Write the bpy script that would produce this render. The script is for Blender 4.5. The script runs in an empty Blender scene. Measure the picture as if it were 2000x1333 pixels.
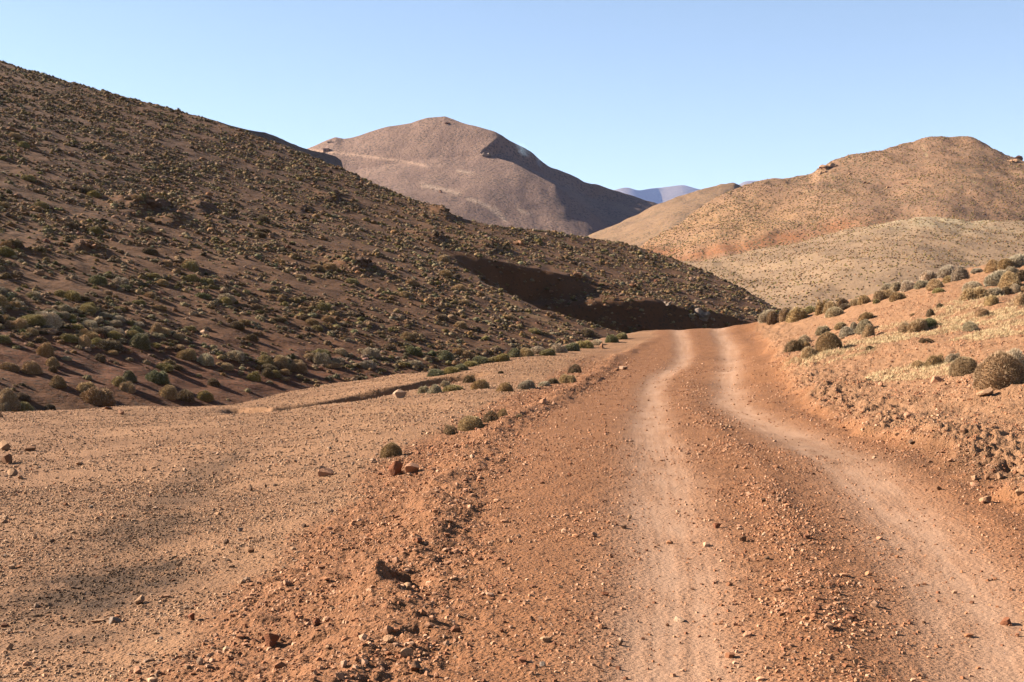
import bpy, math, random
import numpy as np

# ------------------------------------------------------------------ camera, sky, sun, exposure
C = bpy.context.scene
R = math.radians
F = 2750.0                    # focal length in pixels of the 2000-pixel wide photograph
ZC = 2.1                      # eye height above the road
cam_d = bpy.data.cameras.new('camera')
cam_d.sensor_width = 36.0
cam_d.lens = 36.0 * F / 2000.0
cam_d.clip_start = 0.1
cam_d.clip_end = 60000
cam = bpy.data.objects.new('camera', cam_d)
C.collection.objects.link(cam)
cam.location = (0, 0, ZC)
cam.rotation_euler = (R(90), 0, 0)
C.camera = cam

SUN_TO = np.array([-1.0, 0.22, 0.56])
SUN_TO /= np.linalg.norm(SUN_TO)
sun_el = math.asin(SUN_TO[2])
sun_az = math.atan2(SUN_TO[0], SUN_TO[1])      # from +y towards +x

world = bpy.data.worlds.new('World')
C.world = world
world.use_nodes = True
wn = world.node_tree
wn.nodes.clear()
sky = wn.nodes.new('ShaderNodeTexSky')
sky.sky_type = 'NISHITA'
sky.sun_disc = False
sky.sun_elevation = sun_el
sky.sun_rotation = sun_az
sky.altitude = 2000
sky.air_density = 1.0
sky.dust_density = 0.8
sky.ozone_density = 1.8
bg = wn.nodes.new('ShaderNodeBackground')
bg.inputs['Strength'].default_value = 0.050
wo = wn.nodes.new('ShaderNodeOutputWorld')
tintn = wn.nodes.new('ShaderNodeMix'); tintn.data_type = 'RGBA'; tintn.blend_type = 'MULTIPLY'
tintn.inputs[0].default_value = 1.0
tintn.inputs[7].default_value = (0.98, 0.875, 0.75, 1)       # dry-season air: paler, less cyan than the model's default
wn.links.new(sky.outputs[0], tintn.inputs[6])
wn.links.new(tintn.outputs[2], bg.inputs['Color'])
wn.links.new(bg.outputs[0], wo.inputs['Surface'])

sun_d = bpy.data.lights.new('sun', 'SUN')
sun_d.energy = 5.0
sun_d.angle = R(0.53)
sun_d.color = (1.0, 0.895, 0.75)
sun = bpy.data.objects.new('sun', sun_d)
C.collection.objects.link(sun)
from mathutils import Vector
sun.rotation_euler = Vector(SUN_TO).to_track_quat('Z', 'Y').to_euler()
sun.location = (-30, 5, 40)

C.view_settings.view_transform = 'Standard'
C.view_settings.look = 'None'
C.view_settings.exposure = 2.3
C.view_settings.gamma = 1.0
C.render.engine = 'CYCLES'
C.cycles.max_bounces = 4
C.cycles.diffuse_bounces = 1
C.cycles.volume_bounces = 0
C.cycles.use_denoising = True

# ------------------------------------------------------------------ numpy helpers
rng = np.random.default_rng(11)
SOIL = 0.36                   # overall reflectance of the dry soil colours below
random.seed(5)


def hash2(i, j, seed):
    h = (i.astype(np.int64) * 374761393 + j.astype(np.int64) * 668265263 + seed * 982451653) & 0xFFFFFFFF
    h = ((h ^ (h >> 13)) * 1274126177) & 0xFFFFFFFF
    return (h ^ (h >> 16)) & 0xFFFF


def noise(x, y, s, seed=0):
    """gradient noise, feature size s, roughly -1..1"""
    x = np.asarray(x, float) / s
    y = np.asarray(y, float) / s
    i = np.floor(x); j = np.floor(y)
    fx = x - i; fy = y - j
    ux = fx * fx * fx * (fx * (fx * 6 - 15) + 10)
    uy = fy * fy * fy * (fy * (fy * 6 - 15) + 10)

    def g(a, b, dx, dy):
        t = hash2(a, b, seed) * (2 * math.pi / 65536.0)
        return np.cos(t) * dx + np.sin(t) * dy
    n00 = g(i, j, fx, fy); n10 = g(i + 1, j, fx - 1, fy)
    n01 = g(i, j + 1, fx, fy - 1); n11 = g(i + 1, j + 1, fx - 1, fy - 1)
    return 1.5 * ((n00 * (1 - ux) + n10 * ux) * (1 - uy) + (n01 * (1 - ux) + n11 * ux) * uy)


def fbm(x, y, s, octs=4, seed=0, gain=0.5):
    t = 0; a = 1.0
    for k in range(octs):
        t = t + a * noise(x, y, s / 2 ** k, seed + 17 * k)
        a *= gain
    return t


def sstep(a, b, x):
    t = np.clip((x - a) / (b - a), 0, 1)
    return t * t * (3 - 2 * t)


def pchip(x, xp, yp):
    """monotone cubic through the knots"""
    xp = np.asarray(xp, float); yp = np.asarray(yp, float)
    h = np.diff(xp); d = np.diff(yp) / h
    m = np.zeros_like(yp)
    m[0] = d[0]; m[-1] = d[-1]
    for k in range(1, len(xp) - 1):
        if d[k - 1] * d[k] > 0:
            w1 = 2 * h[k] + h[k - 1]; w2 = h[k] + 2 * h[k - 1]
            m[k] = (w1 + w2) / (w1 / d[k - 1] + w2 / d[k])
    x = np.clip(np.asarray(x, float), xp[0], xp[-1])
    k = np.clip(np.searchsorted(xp, x) - 1, 0, len(xp) - 2)
    t = (x - xp[k]) / h[k]
    return ((2 * t ** 3 - 3 * t ** 2 + 1) * yp[k] + (t ** 3 - 2 * t ** 2 + t) * h[k] * m[k]
            + (-2 * t ** 3 + 3 * t ** 2) * yp[k + 1] + (t ** 3 - t ** 2) * h[k] * m[k + 1])


def uv(px, py):
    return (px - 1000.0) / F, (666.5 - py) / F


def link(o, parent=None):
    C.collection.objects.link(o)
    if parent is not None:
        o.parent = parent
    return o


def make_mesh(name, V, faces, attrs=None, smooth=True):
    """faces: list of (M,k) integer arrays; attrs: name -> per-vertex float or (N,3) colour"""
    me = bpy.data.meshes.new(name)
    V = np.ascontiguousarray(V, np.float32)
    me.vertices.add(len(V))
    me.vertices.foreach_set('co', V.ravel())
    tot = sum(f.size for f in faces)
    npoly = sum(len(f) for f in faces)
    me.loops.add(tot)
    me.loops.foreach_set('vertex_index', np.concatenate([f.ravel() for f in faces]).astype(np.int32))
    me.polygons.add(npoly)
    sizes = np.concatenate([np.full(len(f), f.shape[1]) for f in faces])
    starts = np.concatenate([[0], np.cumsum(sizes)[:-1]]).astype(np.int32)
    me.polygons.foreach_set('loop_start', starts)
    me.polygons.foreach_set('use_smooth', np.full(npoly, smooth))
    for k, a in (attrs or {}).items():
        a = np.asarray(a, np.float32)
        if a.ndim == 1:
            at = me.attributes.new(k, 'FLOAT', 'POINT')
            at.data.foreach_set('value', a)
        else:
            at = me.attributes.new(k, 'FLOAT_COLOR', 'POINT')
            at.data.foreach_set('color', np.concatenate([a, np.ones((len(a), 1), np.float32)], 1).ravel())
    me.update()
    me.validate()
    return me


def grid_faces(nr, nc):
    i = np.arange(nr - 1)[:, None] * nc + np.arange(nc - 1)[None, :]
    return np.stack([i, i + 1, i + nc + 1, i + nc], -1).reshape(-1, 4)


def tag(o, label, cat, group=None, kind=None):
    if label: o['label'] = label
    if cat: o['category'] = cat
    if group: o['group'] = group
    if kind: o['kind'] = kind
    return o


# ------------------------------------------------------------------ node helpers
class NT:
    def __init__(self, name):
        self.m = bpy.data.materials.new(name)
        self.m.use_nodes = True
        self.t = self.m.node_tree
        self.t.nodes.clear()
        self.out = self.t.nodes.new('ShaderNodeOutputMaterial')
        self.bsdf = self.t.nodes.new('ShaderNodeBsdfPrincipled')
        self.bsdf.inputs['Roughness'].default_value = 0.95
        self.bsdf.inputs['Specular IOR Level'].default_value = 0.12
        self.t.links.new(self.bsdf.outputs[0], self.out.inputs['Surface'])
        self.pos = None

    def n(self, typ, **kw):
        x = self.t.nodes.new(typ)
        for k, v in kw.items():
            setattr(x, k, v)
        return x

    def put(self, sock, v):
        if hasattr(v, 'is_output') or isinstance(v, bpy.types.NodeSocket):
            self.t.links.new(v, sock)
        elif isinstance(v, tuple) and len(v) == 3 and sock.type == 'RGBA':
            sock.default_value = (*v, 1)
        else:
            sock.default_value = v

    def P(self):
        if self.pos is None:
            self.pos = self.n('ShaderNodeNewGeometry').outputs['Position']
        return self.pos

    def scaled(self, sx, sy, sz):
        v = self.n('ShaderNodeVectorMath', operation='MULTIPLY')
        self.put(v.inputs[0], self.P()); v.inputs[1].default_value = (sx, sy, sz)
        return v.outputs[0]

    def noise(self, scale, detail=4, rough=0.55, vec=None, dist=0.0):
        x = self.n('ShaderNodeTexNoise')
        self.put(x.inputs['Vector'], vec if vec is not None else self.P())
        x.inputs['Scale'].default_value = scale
        x.inputs['Detail'].default_value = detail
        x.inputs['Roughness'].default_value = rough
        x.inputs['Distortion'].default_value = dist
        return x.outputs[0]

    def voro(self, scale, out='Distance', vec=None, feature='F1', rand=1.0):
        x = self.n('ShaderNodeTexVoronoi', feature=feature)
        self.put(x.inputs['Vector'], vec if vec is not None else self.P())
        x.inputs['Scale'].default_value = scale
        x.inputs['Randomness'].default_value = rand
        return x.outputs[out]

    def attr(self, name, out='Fac'):
        x = self.n('ShaderNodeAttribute', attribute_name=name)
        return x.outputs[out]

    def rng(self, v, a, b, c=0.0, d=1.0, smooth=False):
        x = self.n('ShaderNodeMapRange')
        if smooth: x.interpolation_type = 'SMOOTHSTEP'
        self.put(x.inputs[0], v)
        for k, w in zip((1, 2, 3, 4), (a, b, c, d)):
            self.put(x.inputs[k], w)
        return x.outputs[0]

    def math(self, op, a, b=0.0, clamp=False):
        x = self.n('ShaderNodeMath', operation=op, use_clamp=clamp)
        self.put(x.inputs[0], a); self.put(x.inputs[1], b)
        return x.outputs[0]

    def mix(self, f, a, b, mode='MIX'):
        x = self.n('ShaderNodeMix', data_type='RGBA', blend_type=mode)
        self.put(x.inputs[0], f)
        self.put(x.inputs[6], a); self.put(x.inputs[7], b)
        return x.outputs[2]

    def ramp(self, f, stops):
        x = self.n('ShaderNodeValToRGB')
        e = x.color_ramp.elements
        while len(e) < len(stops): e.new(0.5)
        for k, (p, c) in enumerate(stops):
            e[k].position = p; e[k].color = (*c, 1)
        self.put(x.inputs[0], f)
        return x.outputs[0]

    def bump(self, h, strength=1.0, dist=0.02, normal=None):
        x = self.n('ShaderNodeBump')
        x.inputs['Strength'].default_value = strength
        x.inputs['Distance'].default_value = dist
        self.put(x.inputs['Height'], h)
        if normal is not None: self.put(x.inputs['Normal'], normal)
        return x.outputs[0]

    def color(self, c):
        self.put(self.bsdf.inputs['Base Color'], c)

    def normal(self, n):
        self.put(self.bsdf.inputs['Normal'], n)


# ------------------------------------------------------------------ materials
def dirt_material():
    m = NT('gravelly_dirt')
    trk = m.attr('track'); rub = m.attr('rubble'); tan = m.attr('tan'); slope = m.attr('slope'); damp = m.attr('dark')
    big = m.noise(0.35, 5); mid = m.noise(2.2, 5, 0.6); fine = m.noise(28, 5, 0.7); grit = m.noise(120, 3, 0.7)
    road = m.mix(m.rng(mid, 0.3, 0.7), (0.33, 0.140, 0.066), (0.46, 0.202, 0.099))
    rubc = m.mix(m.rng(mid, 0.3, 0.7), (0.31, 0.134, 0.066), (0.45, 0.202, 0.105))
    tanc = m.mix(m.rng(big, 0.35, 0.65), (0.37, 0.187, 0.106), (0.51, 0.268, 0.155))
    slo = m.mix(m.rng(mid, 0.3, 0.7), (0.43, 0.215, 0.118), (0.56, 0.300, 0.178))
    c = m.mix(tan, road, tanc)
    c = m.mix(rub, c, rubc)
    c = m.mix(slope, c, slo)
    tf = m.math('MULTIPLY', trk, m.rng(m.noise(3.0, 5, 0.65, m.scaled(1.6, 0.35, 1)), 0.25, 0.6, 0.72, 1.0))
    c = m.mix(tf, c, (0.63, 0.37, 0.26))
    c = m.mix(damp, c, (0.13, 0.07, 0.042))
    # small stones: pale and dark chips
    vc = m.voro(34, 'Color'); vd = m.voro(34, 'Distance')
    sep = m.n('ShaderNodeSeparateColor'); m.put(sep.inputs[0], vc)
    chip = m.math('MULTIPLY', m.rng(sep.outputs[0], 0.55, 0.75), m.rng(vd, 0.35, 0.2))
    c = m.mix(m.math('MULTIPLY', chip, 0.55), c, m.mix(sep.outputs[1], (0.30, 0.15, 0.09), (0.60, 0.40, 0.27)))
    c = m.mix(m.rng(fine, 0.3, 0.75, 0.0, 0.35), c, m.mix(0.5, c, (0.75, 0.75, 0.75), 'MULTIPLY'))
    c = m.mix(1.0, c, m.ramp(grit, [(0.25, (0.8, 0.8, 0.8)), (0.75, (1.15, 1.15, 1.15))]), 'MULTIPLY')
    m.color(m.mix(1.0, c, (SOIL, SOIL, SOIL * 0.9), 'MULTIPLY'))
    rough = m.math('ADD', m.math('MULTIPLY', trk, -0.75), 1.0)
    h1 = m.math('MULTIPLY', m.rng(m.voro(22), 0.0, 0.6, 1, 0), rough)
    h2 = m.math('MULTIPLY', m.rng(m.voro(60), 0.0, 0.6, 1, 0), rough)
    n1 = m.bump(h1, 0.8, 0.022)
    n2 = m.bump(h2, 0.7, 0.010, n1)
    n3 = m.bump(fine, 0.6, 0.02, n2)
    m.normal(n3)
    return m.m


def stone_material(attr=True):
    m = NT('stone_chips' if attr else 'stone')
    base = m.attr('tint', 'Color') if attr else m.n('ShaderNodeObjectInfo').outputs['Color']
    f = m.noise(30, 4, 0.65)
    c = m.mix(m.rng(f, 0.3, 0.7, 0, 0.45), base, m.mix(1.0, base, (0.6, 0.52, 0.47), 'MULTIPLY'))
    m.color(c)
    if not attr:
        m.normal(m.bump(m.noise(45, 5, 0.7), 0.7, 0.02))
    return m.m


def shrub_material(attr=False):
    m = NT('shrub_mass' if attr else 'shrub_foliage')
    base = m.attr('tint', 'Color') if attr else m.n('ShaderNodeObjectInfo').outputs['Color']
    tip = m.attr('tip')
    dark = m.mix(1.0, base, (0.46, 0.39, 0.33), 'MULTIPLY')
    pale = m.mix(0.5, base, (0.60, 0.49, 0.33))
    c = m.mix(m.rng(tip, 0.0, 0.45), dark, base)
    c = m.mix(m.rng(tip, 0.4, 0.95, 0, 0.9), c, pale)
    m.color(c)
    return m.m


def hill_material(name, soil_a, soil_b, patch=None, speck=None, speck_scale=1.0, bump=0.25, streak=None):
    """soil of two tones, optional (attr, colour) patches and dark scrub flecks"""
    m = NT(name)
    big = m.noise(0.03, 6, 0.6); mid = m.noise(0.4, 6, 0.65); fine = m.noise(3.0, 4, 0.7)
    c = m.mix(m.rng(big, 0.38, 0.62), soil_a, soil_b)
    c = m.mix(m.rng(mid, 0.35, 0.75, 0, 0.5), c, m.mix(1.0, c, (0.72, 0.68, 0.66), 'MULTIPLY'))
    for a, col in (patch or []):
        w = m.math('MULTIPLY', m.attr(a), m.rng(mid, 0.3, 0.6, 0.55, 1.0))
        c = m.mix(w, c, col)
    c = m.mix(m.rng(fine, 0.35, 0.7, 0, 0.35), c, m.mix(1.0, c, (1.3, 1.25, 1.2), 'MULTIPLY'))
    if speck:
        d = m.voro(speck_scale, 'Distance')
        cl = m.rng(m.noise(0.05, 4, 0.6), 0.3, 0.65, 0.25, 0.55)
        s = m.rng(d, cl, m.math('SUBTRACT', cl, 0.16))
        c = m.mix(m.math('MULTIPLY', s, 0.75), c, speck)
    m.color(m.mix(1.0, c, (SOIL, SOIL, SOIL * 0.9), 'MULTIPLY'))
    n1 = m.bump(mid, 0.6, bump * 4)
    m.normal(m.bump(fine, 0.7, bump, n1))
    return m.m


M_DIRT = dirt_material()
M_CHIP = stone_material(True)
M_STONE = stone_material(False)
M_SHRUB = shrub_material(False)
M_SHRUBS = shrub_material(True)


# ------------------------------------------------------------------ near ground: road, flat, right slope
ROAD_Y = [3, 8.6, 12.5, 15.8, 21, 24.5, 34, 46, 62, 72, 76, 80, 86, 95, 115]
ROAD_Z = [-.05, 0, .10, .17, .32, .37, .46, .72, 1.38, 2.27, 2.58, 2.74, 2.62, 1.6, -2.5]
zr = lambda y: pchip(y, ROAD_Y, ROAD_Z)
# wheel tracks and road edges: image column against depth
TL = [(5, 1.0), (8.6, .1164), (10.5, .1130), (12.5, .1110), (15.8, .1070), (21, .1040), (24.5, .1000), (34, .0985), (46, .1010), (54, .1120), (62, .1215), (72, .1205), (78, .1185)]
TR = [(5, 3.0), (8.6, .3600), (10.5, .3300), (12.5, .3080), (15.8, .2750), (21, .2360), (24.5, .2080), (29, .1800), (34, .1610), (40, .1545), (46, .1530), (54, .1545), (62, .1550), (72, .1500), (78, .1470)]
EL = [(5, -.85), (8.6, -.0945), (10.5, -.069), (12.5, -.051), (16, -.0364), (19.5, -.0273), (22.8, -.018), (27, -.0036), (35, .029), (44, .0545), (52, .068), (61, .0785), (72, .1050), (80, .1100)]
ER = [(5, 5.7), (8.6, .66), (12.5, .456), (16, .364), (17.5, .338), (19.5, .309), (22.8, .273), (27, .2364), (35, .2073), (44, .1927), (52, .1865), (61, .1818), (72, .1745), (80, .1720)]


def curve_x(tab):
    ys = [t[0] for t in tab]
    xs = [tab[0][1]] + [t[0] * t[1] for t in tab[1:]]
    ys = ys + [95, 115]; s = (xs[-1] - xs[-3]) / (ys[-3] - ys[-5])
    xs = xs + [xs[-1] + 0.25 * (95 - ys[-3]), xs[-1] + 0.5 * (115 - ys[-3])]
    return lambda y: pchip(y, ys, xs)


xTL, xTR, xEL, xER = map(curve_x, (TL, TR, EL, ER))

# control points: (photo x, photo y, depth)
CP = [
    # flat on the left
    (0, 1333, 10.1), (0, 1100, 15.7), (0, 950, 24.2), (0, 850, 37.6), (0, 806, 50), (250, 798, 50), (500, 792, 50.5),
    (300, 1100, 15.5), (400, 950, 23), (400, 850, 36), (600, 850, 34), (600, 1050, 16.1), (420, 1200, 12.1), (350, 1333, 9.7),
    (680, 960, 20.3), (150, 1220, 12.6),
    # ramp between the flat and the road crest
    (700, 778, 48), (640, 752, 59), (760, 738, 60), (830, 752, 49), (900, 724, 55), (1000, 770, 40), (1000, 694, 62), (1100, 679, 67.5),
    (1230, 656, 75), (1100, 738, 48), (1150, 699, 60), (760, 842, 30), (830, 860, 27.5), (900, 815, 32),
    # slope on the right
    (1490, 628, 77), (1600, 606, 75), (1700, 577, 73), (1800, 550, 71), (1900, 527, 69), (2000, 505, 67),
    (1620, 690, 46), (1580, 690, 49), (1540, 668, 62), (1700, 620, 58), (1850, 600, 52), (2000, 570, 54), (2000, 640, 41), (1800, 660, 47),
    (1800, 720, 36), (1940, 748, 30), (2000, 765, 28), (1700, 765, 34.5), (2000, 850, 22), (1850, 850, 24), (1720, 820, 28.5), (2000, 925, 18.6),
    # off the frame
    (-400, 1100, 15.5), (-400, 850, 37), (-700, 810, 48), (2500, 850, 21), (2400, 640, 42), (2300, 460, 64),
]
cpx = []
for px, py, d in CP:
    u, v = uv(px, py)
    cpx.append((u * d, d, ZC + v * d))
for y in (4, 6.5, 8.6, 10.5, 12.5, 15.8, 19, 23, 28, 34, 40, 46, 54, 62, 70, 76, 82, 90):
    z = float(zr(y)); a, b = float(xEL(y)), float(xER(y))
    for t in (0.06, 0.5, 0.94):
        cpx.append((a + (b - a) * t, y, z))
cpx = np.array(cpx)


def tps_fit(P, lam=0.0):
    n = len(P)
    r2 = ((P[:, None, :2] - P[None, :, :2]) ** 2).sum(-1)
    K = 0.5 * r2 * np.log(r2 + 1e-9) + lam * np.eye(n)
    A = np.zeros((n + 3, n + 3)); A[:n, :n] = K
    A[:n, n] = 1; A[:n, n + 1:] = P[:, :2]; A[n, :n] = 1; A[n + 1:, :n] = P[:, :2].T
    return np.linalg.solve(A, np.concatenate([P[:, 2], np.zeros(3)]))


def tps_eval(w, P, x, y):
    z = np.full(x.shape, w[len(P)]) + w[len(P) + 1] * x + w[len(P) + 2] * y
    for k in range(len(P)):
        r2 = (x - P[k, 0]) ** 2 + (y - P[k, 1]) ** 2
        z += w[k] * 0.5 * r2 * np.log(r2 + 1e-9)
    return z


TPSW = tps_fit(cpx, 0.6)
EDGE_X = [-80, -30, -18, -13.6, -10.4, -9.4, -8.6, -7.6, -5, -3.2, -1.5, 0, 2.5, 6.3, 9, 13, 17, 21, 25, 32, 60]
EDGE_Y = [49, 50, 50, 50, 51, 53, 57, 60, 61, 58, 60, 63, 69, 77, 84, 81, 78, 74, 70, 66, 66]


def near_ground(x, y):
    """height and material masks of the ground around the road"""
    z = tps_eval(TPSW, cpx, x, y)
    a, b = xEL(y), xER(y)
    tl, tr = xTL(y), xTR(y)
    wob = 0.25 * noise(x, y, 2.2, 3) + 0.12 * noise(x, y, 0.7, 4)
    dl = x - a + wob * 0.8          # metres inside the left edge
    dr = b - x + wob                # metres inside the right edge
    inside = sstep(-0.15, 0.35, dl) * sstep(-0.1, 0.3, dr)
    tw = 0.43 + 0.11 * sstep(38, 9, y)
    wt = 0.10 * noise(y, y * 0, 5.0, 8)
    gl = np.exp(-np.abs((x - tl + wt) / tw) ** 2.4)
    gr = np.exp(-np.abs((x - tr - wt) / (tw + 0.06)) ** 2.4)
    fade = sstep(90, 78, y)
    st = lambda t, sd: np.clip(0.88 + 0.22 * noise(t, y * 0.035, 0.07, sd) + 0.28 * noise(t, y * 0.08, 0.22, sd + 1) + 0.2 * noise(x, y, 0.9, sd + 2), 0, 1.25)
    track = np.clip(gl * st(x - tl, 81) + gr * st(x - tr, 85), 0, 1) * inside * fade
    z = z - 0.05 * np.clip(gl + gr, 0, 1) * inside * fade - 0.008 * track
    # loose gravel pushed up between and beside the tracks
    c1 = tl + (tr - tl) * (0.50 + 0.06 * noise(y, y * 0, 6, 5))
    windrow = np.exp(-((x - c1) / 0.30) ** 2) * (0.6 + 0.5 * noise(x, y, 1.2, 6)) * sstep(60, 25, y)
    wr2 = np.exp(-((x - tr - 0.95) / 0.28) ** 2) * (0.5 + 0.5 * noise(x, y, 1.5, 16)) * inside
    windrow = np.clip(windrow, 0, 1) * inside
    z = z + 0.07 * windrow + 0.045 * np.clip(wr2, 0, 1)
    # berm along the left edge, then the rubble apron
    berm = np.exp(-((dl + 0.30) / 0.34) ** 2) * (0.75 + 0.5 * noise(x, y, 1.1, 7)) * sstep(78, 60, y)
    z = z + 0.14 * np.clip(berm, 0, 2)
    apron_w = 1.6 + 0.25 * noise(x, y, 3, 9)
    apron = sstep(-apron_w - 0.5, -apron_w + 0.3, dl) * sstep(0.75, -0.1, dl) * sstep(70, 45, y)
    # crumbling cut along the right edge
    step = sstep(0.15, -0.30, dr + 0.18 * noise(x, y, 0.55, 12)) * sstep(-2.6, -0.4, dr)
    z = z + 0.24 * step * sstep(80, 60, y) * (0.75 + 0.5 * noise(x, y, 2.5, 13))
    slope = sstep(0.1, -0.5, dr)
    slump = np.exp(-((dr + 0.7) / 0.7) ** 2)
    left = sstep(0.0, -0.8, dl)
    tan = left * (1 - apron) * sstep(1.0, -0.5, x - a + apron_w - 1.5)
    tan = np.clip(tan, 0, 1)
    # roughness
    n_small = fbm(x, y, 0.22, 3, 21, 0.6); n_mid = fbm(x, y, 0.9, 3, 31); n_big = fbm(x, y, 4.0, 3, 41)
    z = z + inside * (0.010 * n_small + 0.012 * n_mid) * (1 - 0.6 * track)
    z = z + apron * (0.036 * n_small + 0.030 * n_mid)
    z = z + tan * (0.012 * n_small + 0.018 * n_mid + 0.05 * n_big)
    z = z + slope * (0.035 * n_small + 0.055 * n_mid + 0.08 * n_big) + slope * slump * 0.05 * n_small
    # gully cut across the far side of the flat
    gx = [-9.6, -8.2, -6.4, -4.6, -3.0, -1.2]; gy = [49.2, 47.6, 48.6, 50.0, 51.5, 52.5]
    gc = np.interp(x, gx, gy) + 0.35 * noise(x, y, 1.6, 51)
    dg = y - gc
    cut = np.where(dg > 0, np.exp(-(dg / 0.28) ** 2), np.exp(-(dg / 1.8) ** 2)) * sstep(-10.2, -9.0, x) * sstep(-0.6, -2.0, x)
    z = z - 0.85 * cut
    # small hollow by the road edge in front
    hx, hy = -0.90, 12.1
    hol = np.exp(-(((x - hx) / 0.16) ** 2 + ((y - hy) / 0.30) ** 2))
    z = z - 0.30 * hol * (1 + 0.4 * noise(x, y, 0.12, 77)) + 0.12 * (1 + 0.5 * noise(x, y, 0.1, 78)) * np.exp(-(((x - hx + 0.24) / 0.13) ** 2 + ((y - hy) / 0.34) ** 2))
    # darker damp patches on the flat
    dark = np.zeros_like(x)
    for (px, py, rx, ry, s) in ((330, 1110, .16, .4, 1.0), (200, 1140, .8, 1.4, 1.0), (280, 1040, .7, 1.6, .75), (340, 980, .55, 2.2, .65), (410, 925, .45, 3.2, .6), (120, 1240, .5, .6, .5), (1880, 925, .5, 1.6, .45), (1790, 905, .6, 1.8, .4), (1620, 880, .5, 2.5, .3)):
        u, v = uv(px, py)
        zz = -0.33 if px < 600 else 0.3
        d = (zz - ZC) / v
        q = np.exp(-(((x - u * d) / rx) ** 2 + ((y - d) / ry) ** 2))
        dark = np.maximum(dark, s * np.clip(q * (1.2 + 0.9 * noise(x, y, 0.4, 61)), 0, 1))
    # the land falls away beyond its far edge
    ye = np.interp(x, EDGE_X, EDGE_Y) + 0.5 * noise(x, y, 3, 71)
    o = np.maximum(0, y - ye)
    z = z - np.where(o < 4, 0.075 * o * o, 1.2 + 0.6 * (o - 4))
    return z, dict(track=track, rubble=np.clip(apron + 0.7 * windrow, 0, 1), tan=tan, slope=slope, dark=dark), inside, windrow, apron


NU, Y0, DL, NY = 1180, 3.6, 0.0041, 870
us = np.linspace(-0.58, 0.60, NU)
ys = Y0 * np.exp(DL * np.arange(NY))
GX = us[None, :] * ys[:, None]
GY = np.repeat(ys[:, None], NU, 1)
GZ, masks, G_in, G_wr, G_ap = near_ground(GX, GY)
V = np.stack([GX, GY, GZ], -1).reshape(-1, 3)
fa = grid_faces(NY, NU)
a_, b_ = xEL(ys)[:, None] - 0.15, xER(ys)[:, None] + 0.1
on_road = ((GX > a_) & (GX < b_))[:-1, :-1].ravel()
at = {k: v.ravel() for k, v in masks.items()}


def sub_mesh(name, sel):
    f = fa[sel]
    used = np.zeros(len(V), bool); used[f.ravel()] = True
    idx = np.cumsum(used) - 1
    me = make_mesh(name, V[used], [idx[f]], {k: a[used] for k, a in at.items()})
    me.materials.append(M_DIRT)
    return tag(link(bpy.data.objects.new(name, me)), None, None, kind='structure')


road = sub_mesh('dirt_road', on_road)
ground = sub_mesh('ground', ~on_road)


def sample(A, x, y):
    """bilinear look-up on the near ground's grid"""
    u = x / y
    i = np.clip(np.log(y / Y0) / DL, 0, NY - 1.001); j = np.clip((u - us[0]) / (us[1] - us[0]), 0, NU - 1.001)
    i0 = i.astype(int); j0 = j.astype(int); fi = i - i0; fj = j - j0
    return (A[i0, j0] * (1 - fi) * (1 - fj) + A[i0 + 1, j0] * fi * (1 - fj) + A[i0, j0 + 1] * (1 - fi) * fj + A[i0 + 1, j0 + 1] * fi * fj)


# ------------------------------------------------------------------ the big hillside on the left
HA, HB, HC = -0.28, 0.20, -18.9
RIDGE = [(-400, -10), (0, 113), (120, 152), (240, 187), (380, 226), (500, 266), (600, 302), (700, 341), (800, 383), (840, 396), (872, 412), (960, 436), (1080, 452), (1240, 482), (1320, 508), (1400, 542), (1460, 570), (1520, 602), (1600, 650), (1800, 790)]
rp = []
for px, py in RIDGE:
    u, v = uv(px, py + 4)
    d = (HC - ZC) / (v - HA * u - HB)
    rp.append((u, d))
rp = np.array(rp)


def seg_side(x, y, p, q):
    """signed distance to the line p->q (positive on its right-hand side) and the run along it"""
    dx, dy = q[0] - p[0], q[1] - p[1]
    L = math.hypot(dx, dy)
    return ((x - p[0]) * dy - (y - p[1]) * dx) / L, ((x - p[0]) * dx + (y - p[1]) * dy) / L


def on_plane(px, py):
    u, v = uv(px, py)
    d = (HC - ZC) / (v - HA * u - HB)
    return u * d, d


U0, U1 = on_plane(860, 500), on_plane(1452, 628)
L0, L1 = on_plane(868, 494), on_plane(1200, 652)


def bow(P, p, q):
    """offsets of a bent line from its chord, against the run along it"""
    t, o = [], []
    for px, py in P:
        x, y = on_plane(px, py)
        d, r = seg_side(x, y, p, q)
        t.append(r); o.append(d)
    return t, o


UB = bow([(860, 500), (1452, 628)], U0, U1)
S0, S1 = on_plane(866, 484), on_plane(1185, 546)
LB = bow([(868, 494), (960, 558), (1055, 611), (1200, 652)], L0, L1)
CRAGS = [(285, 398, 2.6, .85), (400, 400, 1.6, .35), (700, 520, 1.8, .8), (170, 480, 1.2, .45), (650, 380, 1.8, .4), (870, 416, 2.6, .7), (850, 462, 2.6, .55), (960, 478, 2.6, .6), (590, 400, 1.6, .35), (1372, 622, 1.2, .6), (345, 425, 1.4, .45)]
CRAG_XY = [(*on_plane(a, b), w, h) for a, b, w, h in CRAGS]


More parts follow.
